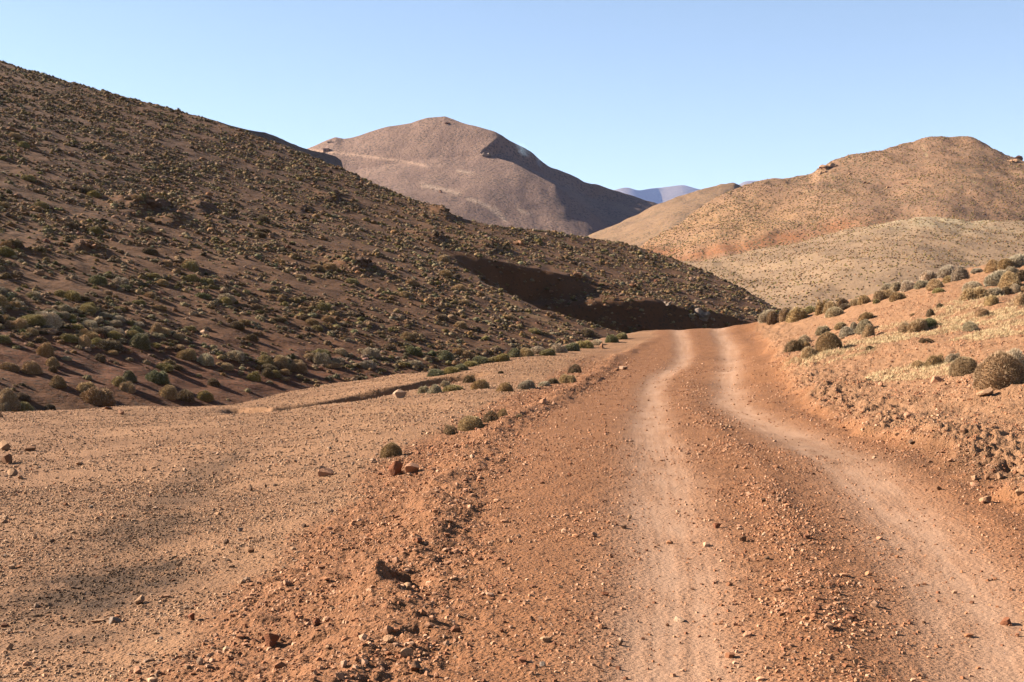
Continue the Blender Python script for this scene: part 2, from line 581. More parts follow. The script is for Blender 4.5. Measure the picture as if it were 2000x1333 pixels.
def left_hill(x, y):
    H = HC + HA * x + HB * y
    # bulge and hollows
    H = H + 0.55 * noise(x, y, 45, 101) + 0.10 * noise(x, y, 9, 103)
    # ravine whose near side is hidden and whose far wall drops to the right
    dU, tU = seg_side(x, y, U0, U1)
    dL, tL = seg_side(x, y, L0, L1)
    dU = dU - np.interp(tU, *UB); dLn = np.interp(tL, *LB) - dL
    wob = 1.2 * noise(x, y, 8, 105) + 0.8 * noise(x, y, 2.6, 106)
    S = H - 1.15 * np.maximum(0, dU + 1.5 + wob) * sstep(-1, 5, tU)
    T = H - 1.1 * np.maximum(0, dLn + wob * 0.7)
    Rv = np.minimum(H, np.maximum(S, T))
    dS, tS = seg_side(x, y, S0, S1)
    Ls = math.hypot(S1[0] - S0[0], S1[1] - S0[1])
    dS = dS + 1.3 * noise(x, y, 6, 115) + 0.6 * noise(x, y, 2, 116)
    Rv = Rv - 3.6 * sstep(0, 3.2, dS) * sstep(17, 7, dS) * sstep(-2, 9, tS) * sstep(Ls + 3, Ls - 16, tS)
    Rv = np.where(y > 110, Rv, H)
    H = Rv
    # rock outcrops: level behind, a drop on the right-hand side
    for cx, cy, w, h in CRAG_XY:
        dx = x - cx + 0.5 * noise(x, y, 1.6, 107); dy = (y - cy) / 1.5
        r = np.exp(-((dy / w) ** 2)) * np.where(dx < 0, np.exp(-(dx / w) ** 2), np.exp(-(dx / (0.22 * w)) ** 2))
        H = H + h * r * (1 + 0.35 * noise(x, y, 0.9, 108) + 0.25 * noise(x, y, 2.3, 118))
    H = H + 0.10 * noise(x, y, 3.0, 109) + 0.06 * noise(x, y, 1.1, 110)
    # ridge
    yr = np.interp(x / y, rp[:, 0], rp[:, 1])
    o = np.maximum(0, y - yr + 1.0)
    H = H - np.where(o < 12, 0.03 * o * o, 4.32 + 0.72 * (o - 12))
    return H


LU = np.linspace(-0.62, 0.33, 820)
LY = 34 * np.exp(np.linspace(0, math.log(300 / 34), 700))
LX = LU[None, :] * LY[:, None]; LYY = np.repeat(LY[:, None], len(LU), 1)
LZ = left_hill(LX, LYY)
pxg = 1000 + F * LU[None, :]; pyg = 666.5 - F * (LZ - ZC) / LYY
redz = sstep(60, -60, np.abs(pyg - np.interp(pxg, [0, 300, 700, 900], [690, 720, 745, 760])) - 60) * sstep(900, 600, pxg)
pth = np.exp(-((pyg - np.interp(pxg, [930, 960, 1030, 1090, 1180], [560, 578, 612, 636, 660])) / 5) ** 2) * sstep(935, 950, pxg) * sstep(1120, 1080, pxg)
pth = np.maximum(pth, 0.9 * np.exp(-((pyg - np.interp(pxg, [400, 560], [507, 470])) / 4) ** 2) * sstep(400, 420, pxg) * sstep(560, 520, pxg))
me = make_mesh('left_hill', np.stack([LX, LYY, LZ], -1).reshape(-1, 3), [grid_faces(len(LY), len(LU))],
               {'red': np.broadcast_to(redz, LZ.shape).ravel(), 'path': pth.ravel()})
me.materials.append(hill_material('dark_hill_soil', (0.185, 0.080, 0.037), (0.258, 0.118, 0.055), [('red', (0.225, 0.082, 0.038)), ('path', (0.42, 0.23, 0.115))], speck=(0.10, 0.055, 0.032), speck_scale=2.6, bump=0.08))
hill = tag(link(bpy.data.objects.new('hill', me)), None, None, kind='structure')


# ------------------------------------------------------------------ far hills lofted through contour lines (photo x, photo y, depth), near to far
def loft(name, px0, px1, ncol, curves, rows, mat, back=(0.45, 1.3), amp=(0.0, 10), seed=0, smooth=8, gully=None, attrs=None):
    px = np.linspace(px0, px1, ncol)
    u = (px - 1000) / F
    step = (px1 - px0) / (ncol - 1)

    def soften(a, w):
        n = max(1, int(w / step))
        k = np.exp(-0.5 * (np.arange(-3 * n, 3 * n + 1) / n) ** 2); k /= k.sum()
        g = (a[-1] - a[-2]), (a[1] - a[0])
        e0 = a[0] - g[1] * np.arange(3 * n, 0, -1); e1 = a[-1] + g[0] * np.arange(1, 3 * n + 1)
        return np.convolve(np.concatenate([e0, a, e1]), k, 'valid')
    lev = []
    for c in curves:
        c = np.array(c, float)
        py = soften(np.interp(px, c[:, 0], c[:, 1]), 3)
        d = soften(np.interp(px, c[:, 0], c[:, 2]), smooth)
        pys = soften(py, smooth)
        lev.append(((666.5 - pys) / F, (pys - py) / F, d))
    Ys, Zs = [], []
    for k in range(len(lev) - 1):
        (v0, _, d0), (v1, e1, d1) = lev[k], lev[k + 1]
        z0, z1 = ZC + v0 * d0, ZC + v1 * d1
        n = rows[k]
        for t in np.arange(n) / n:
            dd = d0 + (d1 - d0) * t
            Ys.append(dd); Zs.append(z0 + (z1 - z0) * t + e1 * dd * sstep(0.72, 1.0, t) + (lev[k][1] * dd * sstep(0.28, 0.0, t)))
    v1, e1, d1 = lev[-1]
    z1 = ZC + (v1 + e1) * d1
    n = rows[-1]
    for t in np.arange(n + 1) / n:
        dd = d1 * (back[1] - 1) * t
        Ys.append(d1 + dd); Zs.append(z1 - back[0] * dd * np.minimum(1, dd / (0.04 * d1)))
    Y = np.array(Ys); Z = np.array(Zs)
    X = u[None, :] * Y
    a, s = amp
    Z = Z + a * fbm(X, Y, s, 5, seed, 0.5)
    if gully: Z = gully(X, Y, Z)
    PX = np.broadcast_to(px, Y.shape); PY = 666.5 - F * (Z - ZC) / Y
    at = {k: f(PX, PY, X, Y) * np.ones(Z.shape) for k, f in (attrs or {}).items()}
    me = make_mesh(name, np.stack([X, Y, Z], -1).reshape(-1, 3), [grid_faces(*Y.shape)], {k: v.ravel() for k, v in at.items()})
    me.materials.append(mat)
    o = tag(link(bpy.data.objects.new(name, me)), None, None, kind='structure')
    return o, (X, Y, Z, PX, PY)


# distant main mountain
silh = [(480, 330, 1150), (560, 302, 1150), (600, 284, 1150), (640, 267, 1150), (655, 262, 1150), (671, 266, 1150), (690, 264, 1150), (756, 245, 1150), (802, 240, 1150), (837, 231, 1150), (869, 228, 1148),
        (925, 243, 1135), (967, 256, 1128), (988, 268, 1126), (1038, 296, 1135), (1073, 319, 1148), (1144, 352, 1172), (1200, 372, 1192), (1278, 396, 1220), (1400, 440, 1260)]
spur = [(480, 345, 1080), (700, 330, 1090), (800, 312, 1095), (900, 300, 1098), (936, 300, 1097), (967, 307, 1092), (1003, 317, 1085), (1031, 332, 1078), (1084, 360, 1066), (1119, 388, 1058), (1154, 413, 1050), (1182, 436, 1043), (1260, 490, 1020), (1400, 560, 980)]
basec = [(480, 440, 900), (700, 450, 910), (850, 470, 930), (1000, 480, 955), (1150, 490, 970), (1260, 545, 970), (1400, 640, 930)]
M_FAR = hill_material('mauve_mountain_soil', (0.38, 0.240, 0.205), (0.46, 0.292, 0.240), [('scar', (0.72, 0.50, 0.40)), ('track', (0.72, 0.46, 0.36))], speck=(0.19, 0.135, 0.115), speck_scale=0.42, bump=0.6)


def band(pts, w, lo=None, hi=None):
    xs = [p[0] for p in pts]; yy = [p[1] for p in pts]
    return lambda PX, PY, X, Y: np.exp(-((PY - np.interp(PX, xs, yy)) / w) ** 2) * sstep(xs[0] - 4, xs[0] + 6, PX) * sstep(xs[-1] + 4, xs[-1] - 6, PX)


scars = [band([(820, 360), (850, 368), (900, 377)], 5), band([(910, 386), (950, 402), (990, 432)], 5), band([(965, 402), (975, 415), (985, 430)], 3), band([(890, 332), (925, 340)], 3), band([(1010, 408), (1045, 425)], 3)]


def folds(g, s, seed):
    """shallow rills running down the slope"""
    return lambda X, Y, Z: Z - g * (1 - np.abs(noise(X + 6 * noise(X, Y, 60, seed + 1), Y * 0.22, s, seed)) * 1.6) - 0.4 * g * (1 - np.abs(noise(X, Y * 0.3, s * 0.4, seed + 2)) * 1.6)


def hollow(X, Y, Z):
    Z = folds(0.45, 40, 271)(X, Y, Z)
    PX = 1000 + F * X / Y; PY = 666.5 - F * (Z - ZC) / Y
    sp = np.array(spur); si = np.array(silh)
    pys = np.interp(PX, sp[:, 0], sp[:, 1]); pyt = np.interp(PX, si[:, 0], si[:, 1])
    edge = np.interp(PY, [262, 273, 289, 300, 317], [985, 968, 943, 938, 948]) + 5 * noise(PX, PY, 14, 233)
    w = sstep(0, 14, PX - edge) * sstep(1260, 1140, PX) * sstep(-2, 12, pys - PY) * sstep(0, 12, PY - pyt)
    return Z - 9.0 * w


far, far_g = loft('mountain', 470, 1420, 620, [basec, spur, silh], [140, 130, 40], M_FAR, amp=(3.0, 120), seed=201, smooth=7, gully=hollow,
                  attrs={'scar': lambda PX, PY, X, Y: np.clip(sum(s(PX, PY, X, Y) for s in scars) * (0.8 + 1.1 * noise(X, Y, 9, 230)), 0, 1),
                         'track': band([(596, 293), (640, 297), (700, 304), (780, 314), (835, 325)], 2.6)})

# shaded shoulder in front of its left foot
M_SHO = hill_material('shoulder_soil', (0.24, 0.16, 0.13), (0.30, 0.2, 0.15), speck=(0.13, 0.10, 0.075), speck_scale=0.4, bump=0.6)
loft('hill', 380, 676, 160, [[(380, 420, 560), (676, 420, 560)], [(380, 225, 600), (490, 257, 606), (520, 260, 612), (550, 270, 622), (585, 287, 640), (600, 292, 650), (625, 299, 668), (650, 305, 690), (668, 314, 710), (676, 360, 720)]],
     [80, 30], M_SHO, amp=(1.0, 40), seed=211, smooth=5)

# blue range at the horizon
M_BLUE = hill_material('distant_range_soil', (0.30, 0.24, 0.20), (0.38, 0.30, 0.24), bump=5.0)
loft('mountain', 1000, 2300, 260, [[(1000, 470, 11000), (2300, 470, 11000)], [(1000, 400, 12000), (1195, 373, 12000), (1215, 367, 12000), (1228, 366, 12000), (1245, 373, 12000), (1290, 366, 12500), (1335, 360, 12500), (1362, 368, 12500), (1420, 372, 13000), (1455, 352, 13000), (1490, 351, 13000), (1560, 372, 13000), (2300, 420, 13000)]],
     [60, 20], M_BLUE, back=(0.45, 1.07), amp=(16, 2000), seed=221, smooth=10)

# hills on the right
M_RA = hill_material('pink_hill_soil', (0.37, 0.225, 0.145), (0.43, 0.26, 0.16), speck=(0.17, 0.13, 0.085), speck_scale=0.5, bump=0.5)
loft('hill', 1060, 1640, 260, [[(1060, 560, 650), (1640, 560, 650)], [(1060, 500, 940), (1140, 460, 940), (1200, 436, 945), (1278, 400, 950), (1300, 392, 950), (1363, 367, 960), (1406, 356, 970), (1434, 355, 975), (1455, 363, 980), (1500, 386, 980), (1640, 450, 980)]],
     [120, 30], M_RA, amp=(2.5, 60), seed=231, smooth=25, gully=folds(1.0, 40, 283))
M_RB = hill_material('orange_hill_soil', (0.40, 0.228, 0.152), (0.465, 0.265, 0.17), [('orange', (0.55, 0.305, 0.165)), ('red', (0.46, 0.19, 0.09)), ('scar', (0.62, 0.43, 0.26))], speck=(0.20, 0.155, 0.09), speck_scale=0.75, bump=0.4)
rb_attr = {'orange': lambda PX, PY, X, Y: np.clip(np.exp(-(((PX - 1420) / 170) ** 2 + ((PY - 440 + (PX - 1420) * 0.12) / 45) ** 2)) * (0.9 + 0.6 * noise(X, Y, 25, 241)), 0, 1),
           'red': lambda PX, PY, X, Y: np.clip(np.exp(-((PY - np.interp(PX, [1230, 1330, 1560, 1650, 1760], [487, 500, 460, 440, 430])) / 14) ** 2) * (0.7 + 0.9 * noise(X, Y, 18, 242)), 0, 1) * sstep(1800, 1650, PX),
           'scar': lambda PX, PY, X, Y: np.clip(sum(s(PX, PY, X, Y) for s in (band([(1800, 285), (1808, 300), (1815, 316)], 5), band([(1950, 285), (1985, 310)], 4), band([(1600, 335), (1632, 348)], 4), band([(1880, 345), (1910, 360)], 3), band([(1560, 374), (1640, 372)], 2))) * (0.5 + noise(X, Y, 7, 243)), 0, 1)}
rb, rb_g = loft('hill', 1190, 2420, 560, [[(1190, 620, 400), (2420, 620, 400)],
     [(1190, 508, 560), (1230, 486, 570), (1300, 441, 600), (1370, 408, 625), (1416, 383, 640), (1459, 366, 650), (1497, 357, 655), (1547, 350, 660), (1589, 339, 660), (1597, 329, 660), (1624, 313, 665), (1660, 302, 670), (1723, 288, 680), (1783, 276, 690), (1818, 264, 695), (1839, 261, 700), (1896, 266, 688), (1935, 279, 674), (1970, 292, 660), (2000, 301, 646), (2420, 420, 500)]],
     [200, 40], M_RB, amp=(3.2, 70), seed=251, smooth=45, gully=folds(1.2, 30, 275), attrs=rb_attr)
M_RC = hill_material('grey_hill_soil', (0.405, 0.262, 0.178), (0.48, 0.315, 0.21), [('pale', (0.60, 0.46, 0.31))], speck=None, bump=0.25)
rc, rc_g = loft('hill', 1150, 2420, 560, [[(1150, 720, 190), (2420, 700, 190)],
     [(1150, 560, 390), (1300, 512, 400), (1380, 505, 405), (1452, 494, 410), (1547, 474, 412), (1617, 452, 414), (1653, 443, 416), (1723, 427, 418), (1787, 413, 420), (1822, 415, 420), (1900, 427, 420), (2000, 434, 420), (2420, 480, 420)]],
     [200, 40], M_RC, amp=(1.6, 45), seed=261, smooth=50, gully=folds(0.6, 20, 279),
     attrs={'pale': lambda PX, PY, X, Y: np.clip(np.exp(-(((PX - 1830) / 130) ** 2 + ((PY - 425 - np.abs(PX - 1810) * 0.1) / 22) ** 2)) * (0.8 + 1.1 * noise(X, Y, 8, 262)), 0, 1)})

# valley floor out to the horizon
me = make_mesh('valley', np.array([(-14000, -300, -70), (14000, -300, -70), (14000, 14400, -70), (-14000, 14400, -70)], float), [np.array([[0, 1, 2, 3]])])
me.materials.append(M_RA)
tag(link(bpy.data.objects.new('terrain', me)), None, None, kind='structure')


# ------------------------------------------------------------------ things standing on the ground
def ground_at(px, py, grid='near'):
    """where the sight lines through photo points meet the near ground or the left hill"""
    px = np.atleast_1d(np.asarray(px, float)); py = np.atleast_1d(np.asarray(py, float))
    u, v = uv(px, py)
    yy = np.exp(np.linspace(math.log(6.0 if grid == 'near' else 46.0), math.log(100.0 if grid == 'near' else 260.0), 1500))
    out = np.zeros((len(px), 3))
    for k0 in range(0, len(px), 400):
        uu = u[k0:k0 + 400, None]; vv = v[k0:k0 + 400, None]
        Yq = np.broadcast_to(yy[None, :], (uu.shape[0], len(yy)))
        Xq = uu * Yq
        Zq = sample(GZ, Xq, Yq) if grid == 'near' else hill_z(Xq, Yq)
        hit = Zq >= ZC + vv * Yq
        k = np.where(hit.any(1), hit.argmax(1), len(yy) - 1)
        r = np.arange(len(k))
        out[k0:k0 + 400] = np.stack([Xq[r, k], Yq[r, k], Zq[r, k]], -1)
    return out


def hill_z(x, y):
    u = x / y
    i = np.clip(np.log(y / LY[0]) / math.log(LY[1] / LY[0]), 0, len(LY) - 1.001); j = np.clip((u - LU[0]) / (LU[1] - LU[0]), 0, len(LU) - 1.001)
    i0 = i.astype(int); j0 = j.astype(int); fi = i - i0; fj = j - j0
    return (LZ[i0, j0] * (1 - fi) * (1 - fj) + LZ[i0 + 1, j0] * fi * (1 - fj) + LZ[i0, j0 + 1] * (1 - fi) * fj + LZ[i0 + 1, j0 + 1] * fi * fj)


# ---------------------------------------- cushion shrubs
def dome(lobes, seed, nr, ns, bump):
    """one noisy dome per lobe: list of (vertices, normals, quads)"""
    r = np.random.default_rng(seed)
    parts = []
    for (cx, cy, rx, ry, h) in lobes:
        th = np.linspace(0, 2 * math.pi, ns, endpoint=False)
        ph = np.linspace(-0.35, 1, nr) * math.pi / 2 * 0.999
        T, Pp = np.meshgrid(th, ph)
        dx, dy, dz = np.cos(Pp) * np.cos(T), np.cos(Pp) * np.sin(T), np.sin(Pp)
        k = r.normal(size=(7, 3)) * 3.2; p0 = r.uniform(0, 6.28, 7)
        n = sum(np.sin(dx * k[q, 0] + dy * k[q, 1] + dz * k[q, 2] + p0[q]) for q in range(7)) / 7
        rad = 1 + bump * n
        X = cx + rx * rad * dx; Y = cy + ry * rad * dy; Z = h * rad * np.where(dz > 0, dz, dz * 0.6)
        v = np.stack([X, Y, Z], -1).reshape(-1, 3)
        nn = np.stack([dx / rx, dy / ry, dz / h], -1).reshape(-1, 3)
        nn /= np.linalg.norm(nn, axis=1)[:, None]
        i = np.arange(nr - 1)[:, None] * ns + np.arange(ns)[None, :]
        j = np.arange(nr - 1)[:, None] * ns + (np.arange(ns)[None, :] + 1) % ns
        q = np.stack([i, j, j + ns, i + ns], -1).reshape(-1, 4)
        parts.append((v, nn, q))
    return parts


def spikes(P, N, r, length, width, spread):
    n = len(P)
    d = N + spread * r.normal(size=(n, 3))
    d /= np.linalg.norm(d, axis=1)[:, None]
    side = np.cross(d, r.normal(size=(n, 3)))
    side /= np.linalg.norm(side, axis=1)[:, None]
    L = length * r.uniform(0.5, 1.25, n)[:, None]
    w = width * r.uniform(0.6, 1.3, n)[:, None]
    base = P - d * L * 0.35
    return np.stack([base - side * w, base + side * w, base + d * L * 1.35], 1).reshape(-1, 3)


def shrub_arrays(lobes, seed, nr=10, ns=20, nspike=3400, length=0.09, width=0.0095, spread=0.55, bump=0.26, core=0.90):
    r = np.random.default_rng(seed + 999)
    Vs, Qs, Ts, tips = [], [], [], []
    off = 0
    parts = dome(lobes, seed, nr, ns, bump)
    area = np.array([l[2] * l[4] for l in lobes]); area = area / area.sum()
    for (v, nn, q), l, a in zip(parts, lobes, area):
        c = np.array([l[0], l[1], 0])
        Vs.append(c + (v - c) * core); Qs.append(q + off); tips.append(np.full(len(v), 0.02))
        off += len(v)
        m = int(nspike * a)
        # random points on the dome, weighted towards even cover
        f = r.integers(0, len(q), m * 3)
        fa_ = np.linalg.norm(np.cross(v[q[f, 1]] - v[q[f, 0]], v[q[f, 3]] - v[q[f, 0]]), axis=1)
        f = f[r.uniform(0, fa_.max(), len(f)) < fa_][:m]
        s, t = r.uniform(0, 1, (2, len(f), 1))
        lerp = lambda A: (A[q[f, 0]] * (1 - s) + A[q[f, 1]] * s) * (1 - t) + (A[q[f, 3]] * (1 - s) + A[q[f, 2]] * s) * t
        P, N = lerp(v), lerp(nn)
        N[:, 2] += 0.15
        keep = P[:, 2] > -0.06
        sv = spikes(P[keep], N[keep], r, length, width, spread)
        Vs.append(sv); Ts.append(np.arange(len(sv)).reshape(-1, 3) + off)
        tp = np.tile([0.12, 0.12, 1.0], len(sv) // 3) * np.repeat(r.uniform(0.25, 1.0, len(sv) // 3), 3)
        tips.append(tp); off += len(sv)
    return np.concatenate(Vs), np.concatenate(Qs), np.concatenate(Ts), np.concatenate(tips)


# every template is about 1 wide and 1 deep; the height is set when it is placed
SHRUB_T = {
    'round': [[(0, 0, .48, .48, .62)], [(0, 0, .47, .45, .60), (.22, .12, .25, .25, .42)]],
    'low': [[(0, 0, .5, .42, .34), (-.2, .1, .26, .3, .28)], [(-.14, 0, .34, .36, .33), (.2, .05, .30, .34, .28)], [(0, 0, .5, .46, .36)]],
    'lobed': [[(-.22, 0, .27, .3, .40), (.1, .08, .30, .32, .48), (.3, -.08, .22, .24, .34)], [(-.2, -.05, .28, .3, .46), (.2, .05, .29, .3, .38), (0, .2, .25, .25, .50)]],
}
shrub_me = {}
for kname, lst in SHRUB_T.items():
    for q, lobes in enumerate(lst):
        Vv, Qq, Tt, tp = shrub_arrays(lobes, 300 + 7 * q + len(kname))
        me = make_mesh('shrub_' + kname, Vv, [Qq, Tt], {'tip': tp}, smooth=True)
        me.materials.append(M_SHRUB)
        shrub_me.setdefault(kname, []).append(me)
# finer ones for the largest cushions
for q, lobes in enumerate([[(0, 0, .48, .48, .62), (-.2, .05, .28, .32, .50)], [(0, 0, .46, .46, .60), (.18, -.1, .3, .3, .44)]]):
    Vv, Qq, Tt, tp = shrub_arrays(lobes, 340 + q, nr=14, ns=28, nspike=11000, length=0.058, width=0.0058, spread=0.6, bump=0.20)
    me = make_mesh('shrub_big', Vv, [Qq, Tt], {'tip': tp}); me.materials.append(M_SHRUB)
    shrub_me.setdefault('big', []).append(me)
# open twiggy ones
for q, lobes in enumerate([[(0, 0, .46, .46, .60)], [(-.15, 0, .34, .36, .44), (.22, .05, .26, .3, .52)]]):
    Vv, Qq, Tt, tp = shrub_arrays(lobes, 350 + q, nspike=3200, length=0.17, width=0.005, spread=0.9, bump=0.3, core=0.6)
    me = make_mesh('shrub_twiggy', Vv, [Qq, Tt], {'tip': tp * 0.8}); me.materials.append(M_SHRUB)
    shrub_me.setdefault('twiggy', []).append(me)


def stem_mesh(seed):
    """crooked woody stems spreading from one foot"""
    r = np.random.default_rng(seed)
    Vs, Qs = [], []; off = 0
    for k in range(9):
        a = r.uniform(0, 6.28); tilt = r.uniform(0.3, 1.1)
        d = np.array([math.cos(a) * tilt, math.sin(a) * tilt, 1.0]); d /= np.linalg.norm(d)
        p = np.array([0, 0, -0.08]); rings = []
        for t in range(5):
            rad = 0.022 * (1 - 0.17 * t)
            ax = np.cross(d, [0.3, 0.9, 0.1]); ax /= np.linalg.norm(ax); ay = np.cross(d, ax)
            rings.append([p + rad * (math.cos(w) * ax + math.sin(w) * ay) for w in np.linspace(0, 6.28, 6)[:-1]])
            d = d + r.normal(size=3) * 0.18; d /= np.linalg.norm(d); p = p + d * 0.125
        v = np.array(rings).reshape(-1, 3)
        i = np.arange(4)[:, None] * 5 + np.arange(5)[None, :]; j = np.arange(4)[:, None] * 5 + (np.arange(5)[None, :] + 1) % 5
        Vs.append(v); Qs.append(np.stack([i, j, j + 5, i + 5], -1).reshape(-1, 4) + off); off += len(v)
    me = make_mesh('stem', np.concatenate(Vs), [np.concatenate(Qs)])
    return me


mw = NT('dry_wood'); mw.color(mw.mix(mw.noise(40, 4), (0.10, 0.07, 0.045), (0.2, 0.15, 0.1)))
STEM = stem_mesh(5); STEM.materials.append(mw.m)

TINT = {'straw': (.350, .240, .130), 'brown': (.280, .185, .098), 'grey': (.320, .260, .175), 'pale': (.42, .335, .22), 'olive': (.235, .190, .078), 'green': (.145, .140, .070), 'dark': (.135, .095, .055)}


def put_shrub(p, width, height, kind, tint, label, group=None, rot=None, stem=False, lean=0.0):
    me = shrub_me[kind][random.randrange(len(shrub_me[kind]))]
    o = bpy.data.objects.new('cushion_shrub', me)
    link(o)
    hh = {'round': .62, 'low': .36, 'lobed': .48, 'big': .61, 'twiggy': .62}[kind]
    o.location = (float(p[0]), float(p[1]), float(p[2]) - 0.03 * width)
    o.rotation_euler = (0, lean, random.uniform(-0.6, 0.6) + (math.pi if random.random() < .5 else 0) if rot is None else rot)
    o.scale = (width, width * random.uniform(.85, 1.1), height / hh)
    t = TINT[tint]; j = random.uniform(0.88, 1.14)
    o.color = (t[0] * j * random.uniform(.95, 1.06), t[1] * j, t[2] * j * random.uniform(.9, 1.12), 1)
    tag(o, label, 'shrub', group)
    if stem:
        st = bpy.data.objects.new('stem', STEM); link(st, o)
    return o


